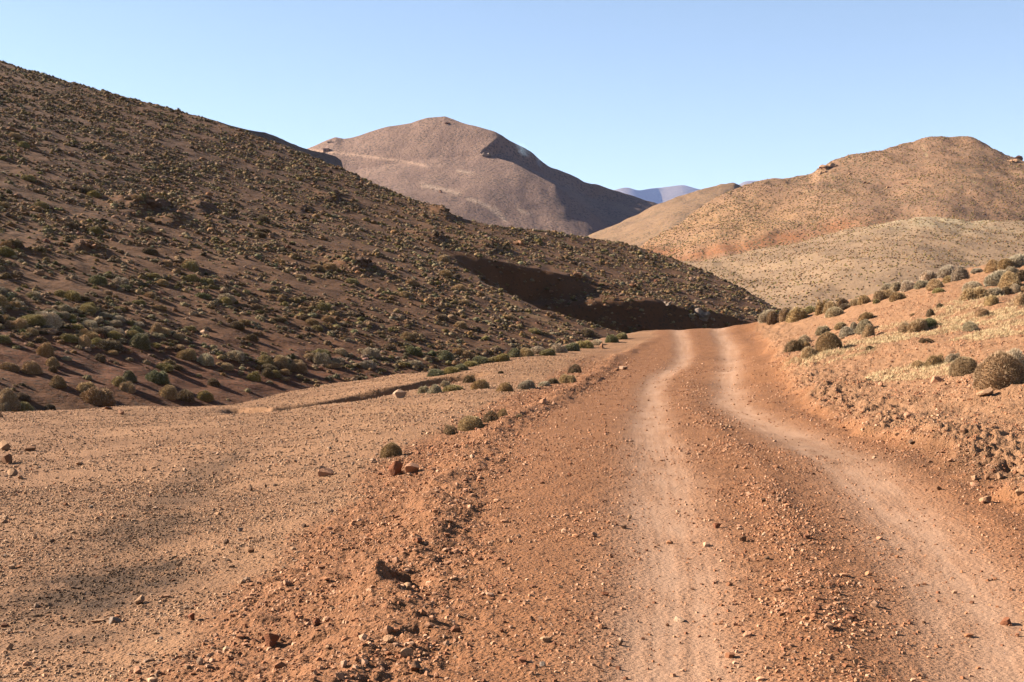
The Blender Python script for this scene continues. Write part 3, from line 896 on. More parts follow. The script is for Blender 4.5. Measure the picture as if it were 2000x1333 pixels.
# shrubs one can point to: photo x of the middle, photo y of the foot, width and height in photo pixels, shape, tint, label
RS = 'cushion shrubs on the slope right of the road'
ER_ = 'cushion shrubs along the crest of the right slope'
SHRUBS_RIGHT = [
    (1500, 627, 36, 20, 'low', 'grey', 'pale grey-brown shrub at the lower tip of the crest row, nearest the road end', ER_),
    (1509, 632, 27, 24, 'round', 'brown', 'small brown domed shrub squeezed between two others at the low end of the crest row', ER_),
    (1534, 625, 28, 25, 'round', 'brown', 'brown domed shrub just left of the large round crest shrub near the road end', ER_),
    (1557, 627, 42, 28, 'round', 'straw', 'neat round straw-brown shrub standing out at the low end of the crest row', ER_),
    (1583, 612, 27, 14, 'low', 'olive', 'low olive shrub tucked behind the right edge of the round straw-brown crest shrub', ER_),
    (1607, 612, 30, 26, 'lobed', 'brown', 'brown lumpy shrub heading the second clump of the crest row, pale soil below it', ER_),
    (1612, 597, 30, 16, 'low', 'olive', 'flat olive shrub on the skyline behind the second clump of the crest row', ER_),
    (1624, 609, 32, 21, 'round', 'straw', 'rounded straw shrub in the middle of the second crest clump', ER_),
    (1630, 617, 38, 17, 'low', 'grey', 'low spreading grey shrub at the front foot of the second crest clump', ER_),
    (1646, 597, 25, 15, 'lobed', 'brown', 'small brown lumpy shrub on the skyline at the back of the second clump', ER_),
    (1651, 604, 24, 11, 'low', 'dark', 'small dark flat shrub at the right foot of the second crest clump', ER_),
    (1636, 588, 26, 10, 'low', 'pale', 'thin pale mat of a shrub on the skyline behind the second clump', ER_),
    (1672, 597, 28, 13, 'low', 'straw', 'low straw shrub in the gap between the second clump and the dark round shrub', ER_),
    (1674, 579, 27, 13, 'low', 'pale', 'flat pale shrub on the skyline left of the dark round crest shrub', ER_),
    (1688, 593, 26, 18, 'round', 'straw', 'small rounded straw shrub touching the left side of the dark round crest shrub', ER_),
    (1699, 575, 28, 15, 'low', 'grey', 'low grey shrub on the skyline directly behind the dark round crest shrub', ER_),
    (1720, 588, 31, 21, 'round', 'brown', 'dark brown ball-shaped shrub in the middle of the crest row', ER_),
    (1735, 582, 26, 17, 'round', 'straw', 'straw domed shrub touching the right side of the dark ball-shaped crest shrub', ER_),
    (1712, 593, 15, 7, 'low', 'olive', 'tiny olive tuft of a shrub at the foot of the dark ball-shaped crest shrub', ER_),
    (1754, 586, 34, 17, 'low', 'brown', 'low brown shrub with a dark right flank, right of the dark ball-shaped shrub', ER_),
    (1733, 566, 28, 14, 'low', 'grey', 'grey skyline shrub starting the pale massed clump on the crest', ER_),
    (1752, 570, 32, 20, 'lobed', 'grey', 'lumpy grey shrub at the left foot of the pale massed clump on the crest', ER_),
    (1775, 566, 34, 17, 'low', 'pale', 'pale low shrub in front of the massed clump on the crest', ER_),
    (1780, 552, 36, 18, 'low', 'pale', 'palest flat shrub on the skyline in the massed crest clump', ER_),
    (1802, 561, 32, 15, 'low', 'grey', 'grey shrub filling the middle of the massed crest clump', ER_),
    (1818, 547, 42, 19, 'lobed', 'pale', 'wide pale shrub forming the top of the massed crest clump', ER_),
    (1827, 564, 34, 18, 'round', 'straw', 'detached straw dome just in front of the massed crest clump', ER_),
    (1850, 540, 36, 20, 'low', 'grey', 'grey low shrub on the skyline left of the tall end shrub of the massed clump', ER_),
    (1858, 550, 34, 13, 'low', 'straw', 'straw mat of a shrub in front of the tall end shrub of the massed clump', ER_),
    (1875, 548, 36, 29, 'round', 'grey', 'tall grey shrub with a dark right side ending the massed crest clump', ER_),
    (1833, 572, 25, 10, 'low', 'olive', 'flat greenish shrub alone on bare soil below the massed crest clump', RS),
    (1908, 532, 24, 9, 'low', 'grey', 'thin grey shrub alone on the bare skyline between the two big crest clumps', ER_),
    (1900, 566, 38, 17, 'low', 'grey', 'low grey twiggy shrub on bare soil right of the massed crest clump', RS),
    (1940, 530, 33, 22, 'round', 'straw', 'straw domed shrub at the left end of the highest crest clump', ER_),
    (1964, 524, 32, 20, 'round', 'brown', 'brown shrub in the middle of the highest crest clump', ER_),
    (1986, 521, 44, 22, 'low', 'pale', 'broad pale shrub on the skyline at the right picture edge', ER_),
    (1950, 556, 50, 25, 'low', 'grey', 'wide grey-green shrub below the highest crest clump', RS),
    (1978, 540, 34, 20, 'lobed', 'grey', 'grey lumpy shrub between the broad skyline shrub and the tall leaning one', RS),
    (1973, 566, 44, 32, 'round', 'straw', 'tall leaning shrub with a deep shadow below the highest crest clump', RS),
    (1996, 548, 30, 22, 'round', 'dark', 'dark shrub cut by the right picture edge beside a pale stone', RS),
    (1905, 585, 56, 27, 'low', 'straw', 'long straw-coloured shrub at the left of the second tier below the crest', RS),
    (1941, 580, 46, 20, 'low', 'grey', 'grey spreading shrub right of the long straw-coloured one', RS),
    (1937, 595, 29, 19, 'round', 'straw', 'single round shrub with a thin shadow below the grey spreading shrub', RS),
    (1966, 576, 23, 16, 'round', 'dark', 'small dark shrub ending the second tier below the crest', RS),
    (1983, 573, 24, 17, 'round', 'grey', 'small grey dome right of the small dark shrub of the second tier', RS),
    (1997, 572, 20, 12, 'low', 'straw', 'low straw shrub of the second tier cut by the picture edge', RS),
    (1993, 597, 24, 26, 'round', 'straw', 'upright straw shrub at the picture edge below the second tier', RS),
    (1918, 616, 29, 15, 'round', 'straw', 'small straw dome alone among the pale grass streaks high on the right slope', RS),
    (1817, 618, 17, 13, 'round', 'dark', 'small dark ragged shrub alone on the middle of the right slope', RS),
    (1783, 617, 10, 5, 'low', 'brown', 'tiny brown tuft left of the small dark ragged shrub', RS),
    (1836, 601, 13, 8, 'low', 'dark', 'tiny dark shrub on bare soil above the pale grass streaks', RS),
    (1896, 646, 30, 18, 'twiggy', 'grey', 'grey ragged shrub beside a brown stone in the pale grass streaks', RS),
    (1692, 626, 32, 17, 'round', 'brown', 'brown dome standing highest in the stack of three left of the grass streaks', RS),
    (1689, 648, 38, 22, 'round', 'grey', 'grey dome in the middle of the stack of three left of the grass streaks', RS),
    (1697, 657, 25, 22, 'round', 'straw', 'tan upright shrub at the bottom of the stack of three left of the grass streaks', RS),
    (1768, 648, 26, 18, 'low', 'straw', 'left straw lobe of the three joined shrubs among the grass', RS),
    (1793, 646, 40, 22, 'low', 'straw', 'wide middle lobe of the three joined shrubs among the grass', RS),
    (1815, 637, 30, 16, 'low', 'green', 'green-topped right lobe of the three joined shrubs among the grass', RS),
    (1618, 683, 56, 38, 'big', 'brown', 'big dome-shaped brown shrub nearest the road bend, shadow on its right', RS),
    (1608, 652, 30, 17, 'low', 'grey', 'grey shrub directly behind the big dome nearest the road bend', RS),
    (1655, 657, 32, 18, 'round', 'grey', 'grey dome right behind the big dome nearest the road bend', RS),
    (1642, 642, 27, 14, 'low', 'straw', 'straw low shrub up the slope behind the big dome nearest the road bend', RS),
    (1668, 645, 16, 16, 'round', 'grey', 'small grey shrub between the straw low shrub and the stack of three', RS),
    (1553, 686, 40, 28, 'twiggy', 'dark', 'dull twiggy half-dead shrub left of the big dome by the road bend', RS),
    (1571, 670, 24, 16, 'twiggy', 'grey', 'grey twiggy shrub behind the dull half-dead one', RS),
    (1574, 681, 20, 14, 'round', 'brown', 'small brown shrub between the half-dead one and the big dome', RS),
    (1580, 697, 30, 20, 'low', 'straw', 'pale shrub leaning downhill at the foot of the big dome', RS),
    (1699, 684, 17, 8, 'low', 'dark', 'small dark clump on bare soil right of the big dome by the road bend', RS),
    (1809, 668, 30, 10, 'twiggy', 'dark', 'flat dead shrub below the pale grass streaks in mid slope', RS),
    (1827, 714, 38, 26, 'twiggy', 'brown', 'brown see-through shrub with bare stems behind the pale grass patch', RS),
    (1795, 717, 28, 14, 'twiggy', 'straw', 'small faded shrub left of the brown see-through one', RS),
    (1862, 707, 30, 20, 'twiggy', 'grey', 'grey twiggy shrub right of the brown see-through one', RS),
    (1883, 732, 56, 39, 'big', 'brown', 'second-largest dome, touching the left side of the largest shrub', RS),
    (1955, 750, 102, 70, 'big', 'brown', 'largest shrub of all, a hairy brown dome on an earth mound at the picture edge', RS),
    (1980, 735, 60, 50, 'round', 'pale', 'pale shrub pressed against the back of the largest dome', RS),
]
MID = 'shrubs on the rough ground left of the road'
ROWL = 'green cushions lining the far edge of the ground left of the road'
SHRUBS_MID = [
    (765, 892, 46, 30, 'big', 'brown', 'round brown shrub alone on the stony ground above the dark red rock', MID),
    (920, 840, 52, 30, 'big', 'straw', 'large straw shrub leaning on the rubble bank left of the road', MID),
    (880, 846, 28, 20, 'twiggy', 'brown', 'small ragged shrub at the left foot of the large straw shrub on the rubble bank', MID),
    (958, 824, 30, 22, 'twiggy', 'dark', 'dead dark brushwood right behind the large straw shrub on the rubble bank', MID),
    (981, 814, 22, 16, 'twiggy', 'brown', 'brown dead tuft lying on top of the rubble bank', MID),
    (1013, 817, 16, 10, 'twiggy', 'straw', 'little straw tuft on the road-side foot of the rubble bank', MID),
    (828, 768, 24, 15, 'low', 'grey', 'leftmost grey cushion of the row across the stony ramp', MID),
    (850, 768, 28, 16, 'round', 'grey', 'rounded cushion second from the left in the row across the ramp', MID),
    (870, 756, 21, 13, 'low', 'grey', 'small cushion standing behind the row across the ramp', MID),
    (885, 763, 42, 12, 'low', 'olive', 'long flat cushion in the row across the ramp', MID),
    (917, 748, 25, 19, 'twiggy', 'dark', 'dark ragged shrub behind the row across the ramp', MID),
    (937, 760, 38, 20, 'lobed', 'straw', 'tallest lumpy shrub in the middle of the row across the ramp', MID),
    (986, 765, 34, 17, 'round', 'straw', 'straw dome right of the middle of the row across the ramp', MID),
    (1029, 760, 34, 16, 'low', 'grey', 'grey dome near the right end of the row across the ramp', MID),
    (1063, 755, 24, 9, 'low', 'pale', 'pale flat cushion near the right end of the row across the ramp', MID),
    (1080, 751, 24, 13, 'low', 'dark', 'dark cushion at the right end of the row across the ramp', MID),
    (1108, 748, 38, 18, 'low', 'straw', 'straw spreading cushion where the row meets the rubble bank', MID),
    (1122, 729, 28, 18, 'twiggy', 'dark', 'dark twiggy shrub above the straw spreading cushion near the road edge', MID),
    (978, 730, 12, 6, 'low', 'dark', 'tiny dark shrub alone in the middle of the ramp', MID),
    (855, 734, 40, 12, 'low', 'green', 'leftmost green mat lining the far edge of the ramp', ROWL),
    (882, 729, 34, 13, 'low', 'olive', 'dark olive mat second along the far edge of the ramp', ROWL),
    (900, 724, 30, 13, 'low', 'green', 'green mat third along the far edge of the ramp', ROWL),
    (920, 716, 34, 12, 'low', 'olive', 'olive cushion fourth along the far edge of the ramp', ROWL),
    (940, 711, 40, 14, 'low', 'green', 'broad green cushion fifth along the far edge of the ramp', ROWL),
    (962, 708, 30, 10, 'low', 'olive', 'thin olive mat sixth along the far edge of the ramp', ROWL),
    (980, 706, 34, 14, 'low', 'olive', 'olive cushion just left of the tallest green edge cushions', ROWL),
    (1006, 697, 30, 16, 'round', 'green', 'rounded green cushion near the middle of the far edge of the ramp', ROWL),
    (1028, 696, 28, 15, 'low', 'straw', 'yellowish cushion among the green ones on the far edge of the ramp', ROWL),
    (1050, 692, 32, 16, 'low', 'grey', 'grey-green cushion right of the yellowish one on the far edge', ROWL),
    (1070, 694, 32, 12, 'low', 'olive', 'low olive cushion in front of the pale dome on the far edge', ROWL),
    (1091, 689, 34, 19, 'round', 'pale', 'pale grey dome among green cushions on the far edge of the ramp', ROWL),
    (1116, 686, 36, 15, 'low', 'green', 'green cushion immediately right of the pale dome on the far edge', ROWL),
    (1142, 680, 36, 16, 'low', 'olive', 'wide olive cushion left of the upright brown stone on the far edge', ROWL),
    (1166, 674, 26, 11, 'low', 'pale', 'pale flat cushion touching the upright brown stone', ROWL),
    (1195, 669, 27, 16, 'round', 'green', 'bright green rounded cushion right of the upright brown stone', ROWL),
    (1214, 663, 26, 12, 'low', 'olive', 'last olive cushion of the far edge, next to the road crest', ROWL),
    (640, 748, 32, 8, 'low', 'green', 'flat green mat at the back lip of the gully left of centre', ROWL),
]
NH = 'large shrubs at the foot of the dark hillside'
SHRUBS_FOOT = [
    (113, 754, 32, 18, 'round', 'brown', 'brown dome on bare red soil, upper of two left of the joined pair', NH),
    (168, 764, 40, 18, 'low', 'straw', 'straw dome directly above the widest shrub at the hill foot', NH),
    (190, 786, 66, 28, 'lobed', 'brown', 'widest brown shrub at the hill foot with a long shadow', NH),
    (232, 753, 30, 17, 'round', 'olive', 'yellow-olive dome above a pale grassy clump at the hill foot', NH),
    (248, 764, 34, 18, 'lobed', 'straw', 'straw lumpy shrub in the grassy clump at the hill foot', NH),
    (252, 744, 28, 17, 'round', 'green', 'dark green shrub at the back of the grassy clump at the hill foot', NH),
    (307, 746, 46, 22, 'lobed', 'green', 'dark green straggling shrub left of centre on the bare red soil', NH),
    (328, 776, 36, 23, 'round', 'straw', 'straw-topped left half of the joined pair by the flat edge', NH),
    (362, 782, 38, 19, 'low', 'dark', 'dark right half of the joined pair by the flat edge', NH),
    (400, 781, 34, 17, 'round', 'olive', 'olive dome right of the joined pair, shadow running along the flat edge', NH),
    (14, 796, 46, 32, 'round', 'straw', 'tall straw shrub cut by the left picture edge above the flat', NH),
    (10, 800, 30, 16, 'low', 'grey', 'grey shrub in front of the tall straw one at the left picture edge', NH),
    (46, 802, 36, 15, 'low', 'olive', 'low olive shrub at the flat edge right of the tall straw one', NH),
    (97, 801, 22, 11, 'low', 'dark', 'small dark shrub half hidden by the flat edge', NH),
    (62, 727, 40, 21, 'round', 'brown', 'brown dome near the left picture edge with a shadow to the right', NH),
    (18, 723, 38, 13, 'low', 'brown', 'flat brown shrub touching the left picture edge above the tall straw one', NH),
    (88, 693, 34, 21, 'lobed', 'brown', 'lumpy brown shrub alone above the dome near the left picture edge', NH),
    (102, 715, 26, 15, 'round', 'straw', 'small straw dome right of the brown dome near the left picture edge', NH),
    (103, 725, 18, 10, 'round', 'dark', 'little dark shrub in front of the small straw dome', NH),
    (165, 676, 28, 20, 'round', 'straw', 'upright straw shrub at the left head of the dense belt', NH),
    (166, 659, 26, 16, 'round', 'straw', 'yellow-brown dome above the upright straw shrub at the belt head', NH),
    (190, 674, 28, 13, 'low', 'olive', 'olive cushion between the upright straw shrub and the dark long one', NH),
    (212, 682, 54, 18, 'low', 'dark', 'long dark shrub with a broad shadow below the dense belt', NH),
    (272, 678, 42, 26, 'round', 'green', 'dark green dome in the middle of the dense belt', NH),
    (306, 652, 26, 18, 'round', 'straw', 'straw ball-shaped shrub left of the pale boulder in the belt', NH),
    (402, 710, 38, 18, 'low', 'grey', 'grey-topped shrub on bare red soil below the pale boulder', NH),
    (547, 716, 36, 19, 'round', 'straw', 'straw dome at the right end of the dense belt', NH),
    (518, 711, 32, 16, 'round', 'olive', 'olive dome left of the straw dome at the right end of the belt', NH),
    (582, 725, 38, 18, 'low', 'brown', 'brown shrub with a long thin shadow at the right end of the belt', NH),
    (628, 712, 36, 22, 'lobed', 'grey', 'grey lumpy shrub where the belt meets the gully', NH),
    (522, 736, 26, 14, 'round', 'dark', 'dark dome on red soil above the yellow grass streak', NH),
    (495, 743, 30, 16, 'lobed', 'olive', 'olive lumpy shrub left of the dark dome above the yellow grass streak', NH),
    (416, 752, 26, 12, 'low', 'dark', 'small dark shrub alone on red soil above the joined pair', NH),
    (38, 643, 34, 20, 'round', 'straw', 'yellow straw dome above the bare red soil near the left picture edge', NH),
    (92, 634, 52, 24, 'lobed', 'pale', 'large grey-blue cushion at the left end of the dense belt', NH),
    (195, 705, 26, 13, 'lobed', 'dark', 'small dark lumpy shrub on the red soil below the long dark one', NH),
    (365, 700, 40, 16, 'low', 'brown', 'dark-footed shrub at the lower rim of the dense belt', NH),
]

for tab, grid in ((SHRUBS_RIGHT, 'near'), (SHRUBS_MID, 'near'), (SHRUBS_FOOT, 'hill')):
    P = ground_at([t[0] for t in tab], [t[1] for t in tab], grid)
    for t, p in zip(tab, P):
        w = t[2] * p[1] / F; h = t[3] * p[1] / F
        put_shrub(p, w, h * (0.92 if grid == 'near' else 1.0), t[4], t[5], t[6], t[7], stem=(t[4] in ('big', 'twiggy')))
print('hand shrubs', len(SHRUBS_RIGHT) + len(SHRUBS_MID) + len(SHRUBS_FOOT))

# ---------------------------------------- the many small shrubs of the hillside
def scatter_hill(n):
    u = rng.uniform(-0.40, 0.20, n)
    y = np.sqrt(rng.uniform(46 ** 2, 262 ** 2, n))
    x = u * y
    z = hill_z(x, y)
    px = 1000 + F * u; py = 666.5 - F * (z - ZC) / y
    d = np.full(n, 4.2)
    d *= np.clip(0.8 + 0.7 * noise(x, y, 10, 301) + 1.1 * noise(x, y, 3.2, 302), 0.06, 2.0)
    red = sstep(-10, 30, py - np.interp(px, [0, 170, 420, 640, 760], [650, 680, 715, 745, 760]))
    d *= 1 - 0.93 * red
    gap = np.exp(-((py - np.interp(px, [0, 200, 420, 640], [545, 570, 625, 690])) / 16) ** 2) * sstep(700, 600, px)
    d *= 1 - 0.65 * gap
    b1 = np.exp(-((py - np.interp(px, [0, 120, 300, 480, 640, 760, 860], [590, 615, 655, 690, 705, 700, 705])) / np.interp(px, [0, 300, 600, 860], [26, 17, 15, 16])) ** 2) * sstep(900, 840, px)
    b2 = np.exp(-((py - np.interp(px, [0, 130, 300, 450], [500, 530, 565, 590])) / 12) ** 2) * sstep(480, 430, px)
    d = d + 1.2 * b1 + 0.9 * b2
    dU, tU = seg_side(x, y, U0, U1); dL, tL = seg_side(x, y, L0, L1)
    dU = dU - np.interp(tU, *UB); dLn = np.interp(tL, *LB) - dL
    ravine = (dU > 1.5) & (dLn > -1) & (y > 110)
    d = np.where(ravine, 0.9, d)
    hidden = y > np.interp(u, rp[:, 0], rp[:, 1]) + 6
    d = np.where(hidden, 0.0, d)
    area = (262 ** 2 - 46 ** 2) / 2 * 0.60
    keep = rng.uniform(0, 1, n) < d / (n / area)
    belt = (b1 > 0.35) | (b2 > 0.4)
    return x[keep], y[keep], z[keep], px[keep], py[keep], belt[keep], red[keep]


hx, hy, hz, hpx, hpy, hbelt, hred = scatter_hill(240000)
hw = np.exp(rng.normal(-1.05, 0.42, len(hx))) * np.where(hbelt, 1.15, 1.0) * np.where(hred > .5, 1.05, 1.0)
hw = np.clip(hw, 0.16, 1.2)
hh_ = hw * rng.uniform(0.27, 0.46, len(hx))
vis = (hpx > -15) & (hpx < 1530)
big = np.where(vis, hw / hy, 0)
# the largest in the picture are things of their own
N_IND = 300 - len(SHRUBS_RIGHT) - len(SHRUBS_MID) - len(SHRUBS_FOOT)
edge_py = np.interp(hpx, [0, 250, 500, 560, 640, 830, 1000, 1230], [806, 798, 792, 775, 752, 735, 694, 656])
own = np.argsort(np.where(hpy < edge_py - 3, -big, 0))[:N_IND]
ZONES = []
for k in own:
    tnt = random.choice(['grey', 'grey', 'olive', 'straw', 'green'] if hbelt[k] else ['brown', 'dark', 'straw', 'olive'])
    colour = {'grey': 'grey-green', 'olive': 'olive', 'straw': 'straw', 'green': 'green', 'brown': 'brown', 'dark': 'dark brown'}[tnt]
    if hbelt[k]:
        where = 'in the dense lower belt' if hpy[k] > 600 or hpx[k] > 450 else 'in the thin upper belt'
    elif hred[k] > .5:
        where = 'on red hill-foot soil'
    else:
        where = 'between the hillside belts' if hpx[k] < 520 else 'on the hillside behind the ramp'
    kd = random.choice(['round', 'low', 'low', 'lobed'])
    form = {'round': 'small domed', 'low': 'small flat', 'lobed': 'small lumpy'}[kd]
    side = 'left of the pale boulder' if hpx[k] < 390 else 'right of the pale boulder'
    lab = f'{form} {colour} shrub {where}, {side}'
    put_shrub((hx[k], hy[k], hz[k]), hw[k] * 1.05, hh_[k], kd, tnt, lab, f'{form} {colour} shrubs {where}, {side}')

rest = np.ones(len(hx), bool); rest[own] = False


def merge(templates, x, y, z, w, h, tint, rot, name, mat, label, cat, squash=None):
    """many low copies in one mesh; templates: (V, faces list, tip)"""
    Vs, Fs, tips, tn = [], {}, [], []
    off = 0
    pick = rng.integers(0, len(templates), len(x))
    for q, (tv, tf, tt) in enumerate(templates):
        s = np.where(pick == q)[0]
        if not len(s): continue
        c, sn = np.cos(rot[s])[:, None], np.sin(rot[s])[:, None]
        X = (tv[None, :, 0] * c - tv[None, :, 1] * sn) * w[s, None] + x[s, None]
        Y = (tv[None, :, 0] * sn + tv[None, :, 1] * c) * w[s, None] + y[s, None]
        Z = tv[None, :, 2] * h[s, None] + z[s, None]
        Vs.append(np.stack([X, Y, Z], -1).reshape(-1, 3))
        for f in tf:
            Fs.setdefault(f.shape[1], []).append((f[None] + (np.arange(len(s)) * len(tv))[:, None, None]).reshape(-1, f.shape[1]) + off)
        tips.append(np.tile(tt, len(s))); tn.append(np.repeat(tint[s], len(tv), 0))
        off += len(s) * len(tv)
    at = {'tint': np.concatenate(tn)}
    if tips[0] is not None: at['tip'] = np.concatenate(tips)
    me = make_mesh(name, np.concatenate(Vs), [np.concatenate(v) for v in Fs.values()], at, smooth=(mat is not M_CHIP))
    me.materials.append(mat)
    return tag(link(bpy.data.objects.new(name, me)), label, cat, kind='stuff')


def tints(names, n, jit=0.18):
    t = np.array([TINT[k] for k in names])[rng.integers(0, len(names), n)]
    return t * (1 + jit * rng.normal(size=(n, 1))).clip(.5, 1.6) * (1 + 0.07 * rng.normal(size=(n, 3)))


SMALL = []
for q in range(5):
    lob = [[(0, 0, .48, .46, .95)], [(-.15, 0, .34, .36, .9), (.2, .05, .28, .32, .75)], [(0, 0, .5, .42, .85), (-.2, .12, .25, .25, 1.0)], [(0, 0, .5, .5, .9)], [(.12, 0, .36, .36, 1.0), (-.22, -.1, .26, .3, .7)]][q]
    Vv, Qq, Tt, tp = shrub_arrays(lob, 400 + q, nr=5, ns=9, nspike=110, length=0.20, width=0.045, spread=0.5, bump=0.22)
    SMALL.append((Vv, [Qq, Tt], tp))
FARS = []
for q in range(5):
    lob = [[(0, 0, .48, .46, .95)], [(-.15, 0, .34, .36, .9), (.2, .05, .28, .32, .75)], [(0, 0, .5, .42, .85)], [(0, 0, .5, .5, .9)], [(.12, 0, .36, .36, 1.0), (-.22, -.1, .26, .3, .7)]][q]
    Vv, Qq, Tt, tp = shrub_arrays(lob, 410 + q, nr=4, ns=7, nspike=24, length=0.26, width=0.07, spread=0.5, bump=0.25)
    FARS.append((Vv, [Qq, Tt], tp))
htint = np.array([.70, .68, .66]) * np.where(hbelt[:, None], tints(['grey', 'grey', 'olive', 'pale', 'green'], len(hx)), tints(['olive', 'grey', 'grey', 'brown', 'pale', 'dark', 'brown', 'straw'], len(hx)))
for sel, tpl, lab in ((rest & (hy < 100), SMALL, 'thin scrub of countless small cushions over the lower part of the dark left hillside'), (rest & (hy >= 100), FARS, 'thin scrub of countless small cushions over the upper part of the dark left hillside')):
    s = np.where(sel)[0]
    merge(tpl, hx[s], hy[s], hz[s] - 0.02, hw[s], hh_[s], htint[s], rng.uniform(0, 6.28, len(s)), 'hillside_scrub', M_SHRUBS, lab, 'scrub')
print('hill shrubs', len(hx))

# scrub on the sunny hills to the right
TINY = []
for q in range(3):
    Vv, Qq, Tt, tp = shrub_arrays([(0, 0, .5, .5, 1.0)], 420 + q, nr=4, ns=7, nspike=14, length=0.3, width=0.08, spread=0.5, bump=0.25)
    TINY.append((Vv, [Qq, Tt], tp))


def hill_scrub(g, n, u0, u1, name, label, smin, smax, seed, patch, names):
    X, Y, Z, PX, PY = g
    nr, nc = X.shape
    r = np.random.default_rng(seed)
    m = 6 * n
    i = r.uniform(0, nr * 0.86, m); j = r.uniform(0, nc - 1.01, m)
    i0 = i.astype(int); j0 = j.astype(int); fi = i - i0; fj = j - j0
    L = lambda A: (A[i0, j0] * (1 - fi) * (1 - fj) + A[i0 + 1, j0] * fi * (1 - fj) + A[i0, j0 + 1] * (1 - fi) * fj + A[i0 + 1, j0 + 1] * fi * fj)
    x, y, z = L(X), L(Y), L(Z)
    px = 1000 + F * x / y
    k = (px > u0) & (px < u1) & (r.uniform(0, 1, m) < np.clip(0.55 + patch * noise(x, y, 22, seed), 0.05, 1) * y / y.max())
    k = np.where(k)[0][:n]
    w = r.uniform(smin, smax, len(k)) ** 1.0
    return merge(TINY, x[k], y[k], z[k] - 0.03, w, w * r.uniform(.4, .6, len(k)), tints(names, len(k)), r.uniform(0, 6.28, len(k)), name, M_SHRUBS, label, 'scrub')


hill_scrub(rc_g, 13000, 1200, 2150, 'hillside_scrub', 'sparse dark scrub dotting the nearer grey hill on the right', 0.24, 0.60, 431, 0.5, ['olive', 'brown', 'dark', 'brown'])
hill_scrub(rb_g, 22000, 1180, 2150, 'hillside_scrub', 'fine dark scrub dotting the big orange hill on the right', 0.35, 0.80, 432, 0.6, ['olive', 'brown', 'dark', 'brown'])

# ---------------------------------------- stones
def ico(sub):
    import bmesh
    bm = bmesh.new(); bmesh.ops.create_icosphere(bm, subdivisions=sub, radius=1.0)
    v = np.array([q.co[:] for q in bm.verts]); f = np.array([[w.index for w in p.verts] for p in bm.faces]); bm.free()
    return v, f


IV1, IF1 = ico(1); IV3, IF3 = ico(3)


def rock(seed, base=(IV3, IF3), planes=15, rough=0.03, flat=0.7):
    r = np.random.default_rng(seed)
    v = base[0].copy()
    for k in range(planes):
        d = r.normal(size=3); d /= np.linalg.norm(d)
        c = r.uniform(0.35, 0.72)
        t = v @ d
        v = v - np.where(t > c, (t - c) * 0.97, 0)[:, None] * d
    k = r.normal(size=(6, 3)) * 4; p = r.uniform(0, 6.28, 6)
    n = sum(np.sin(v @ k[q] + p[q]) for q in range(6)) / 6
    v = v * (1 + rough * n + 0.007 * r.normal(size=len(v)))[:, None]
    v[:, 2] *= flat
    v /= np.abs(v[:, :2]).max() * 2
    return v, base[1]


ROCKS = []
for q in range(9):
    v, f = rock(500 + q, flat=[.7, .55, .85, .4, .65, .75, .5, 1.1, .6][q])
    me = make_mesh('stone', v, [f], smooth=False); me.materials.append(M_STONE)
    ROCKS.append((me, float(v[:, 2].max() - v[:, 2].min())))

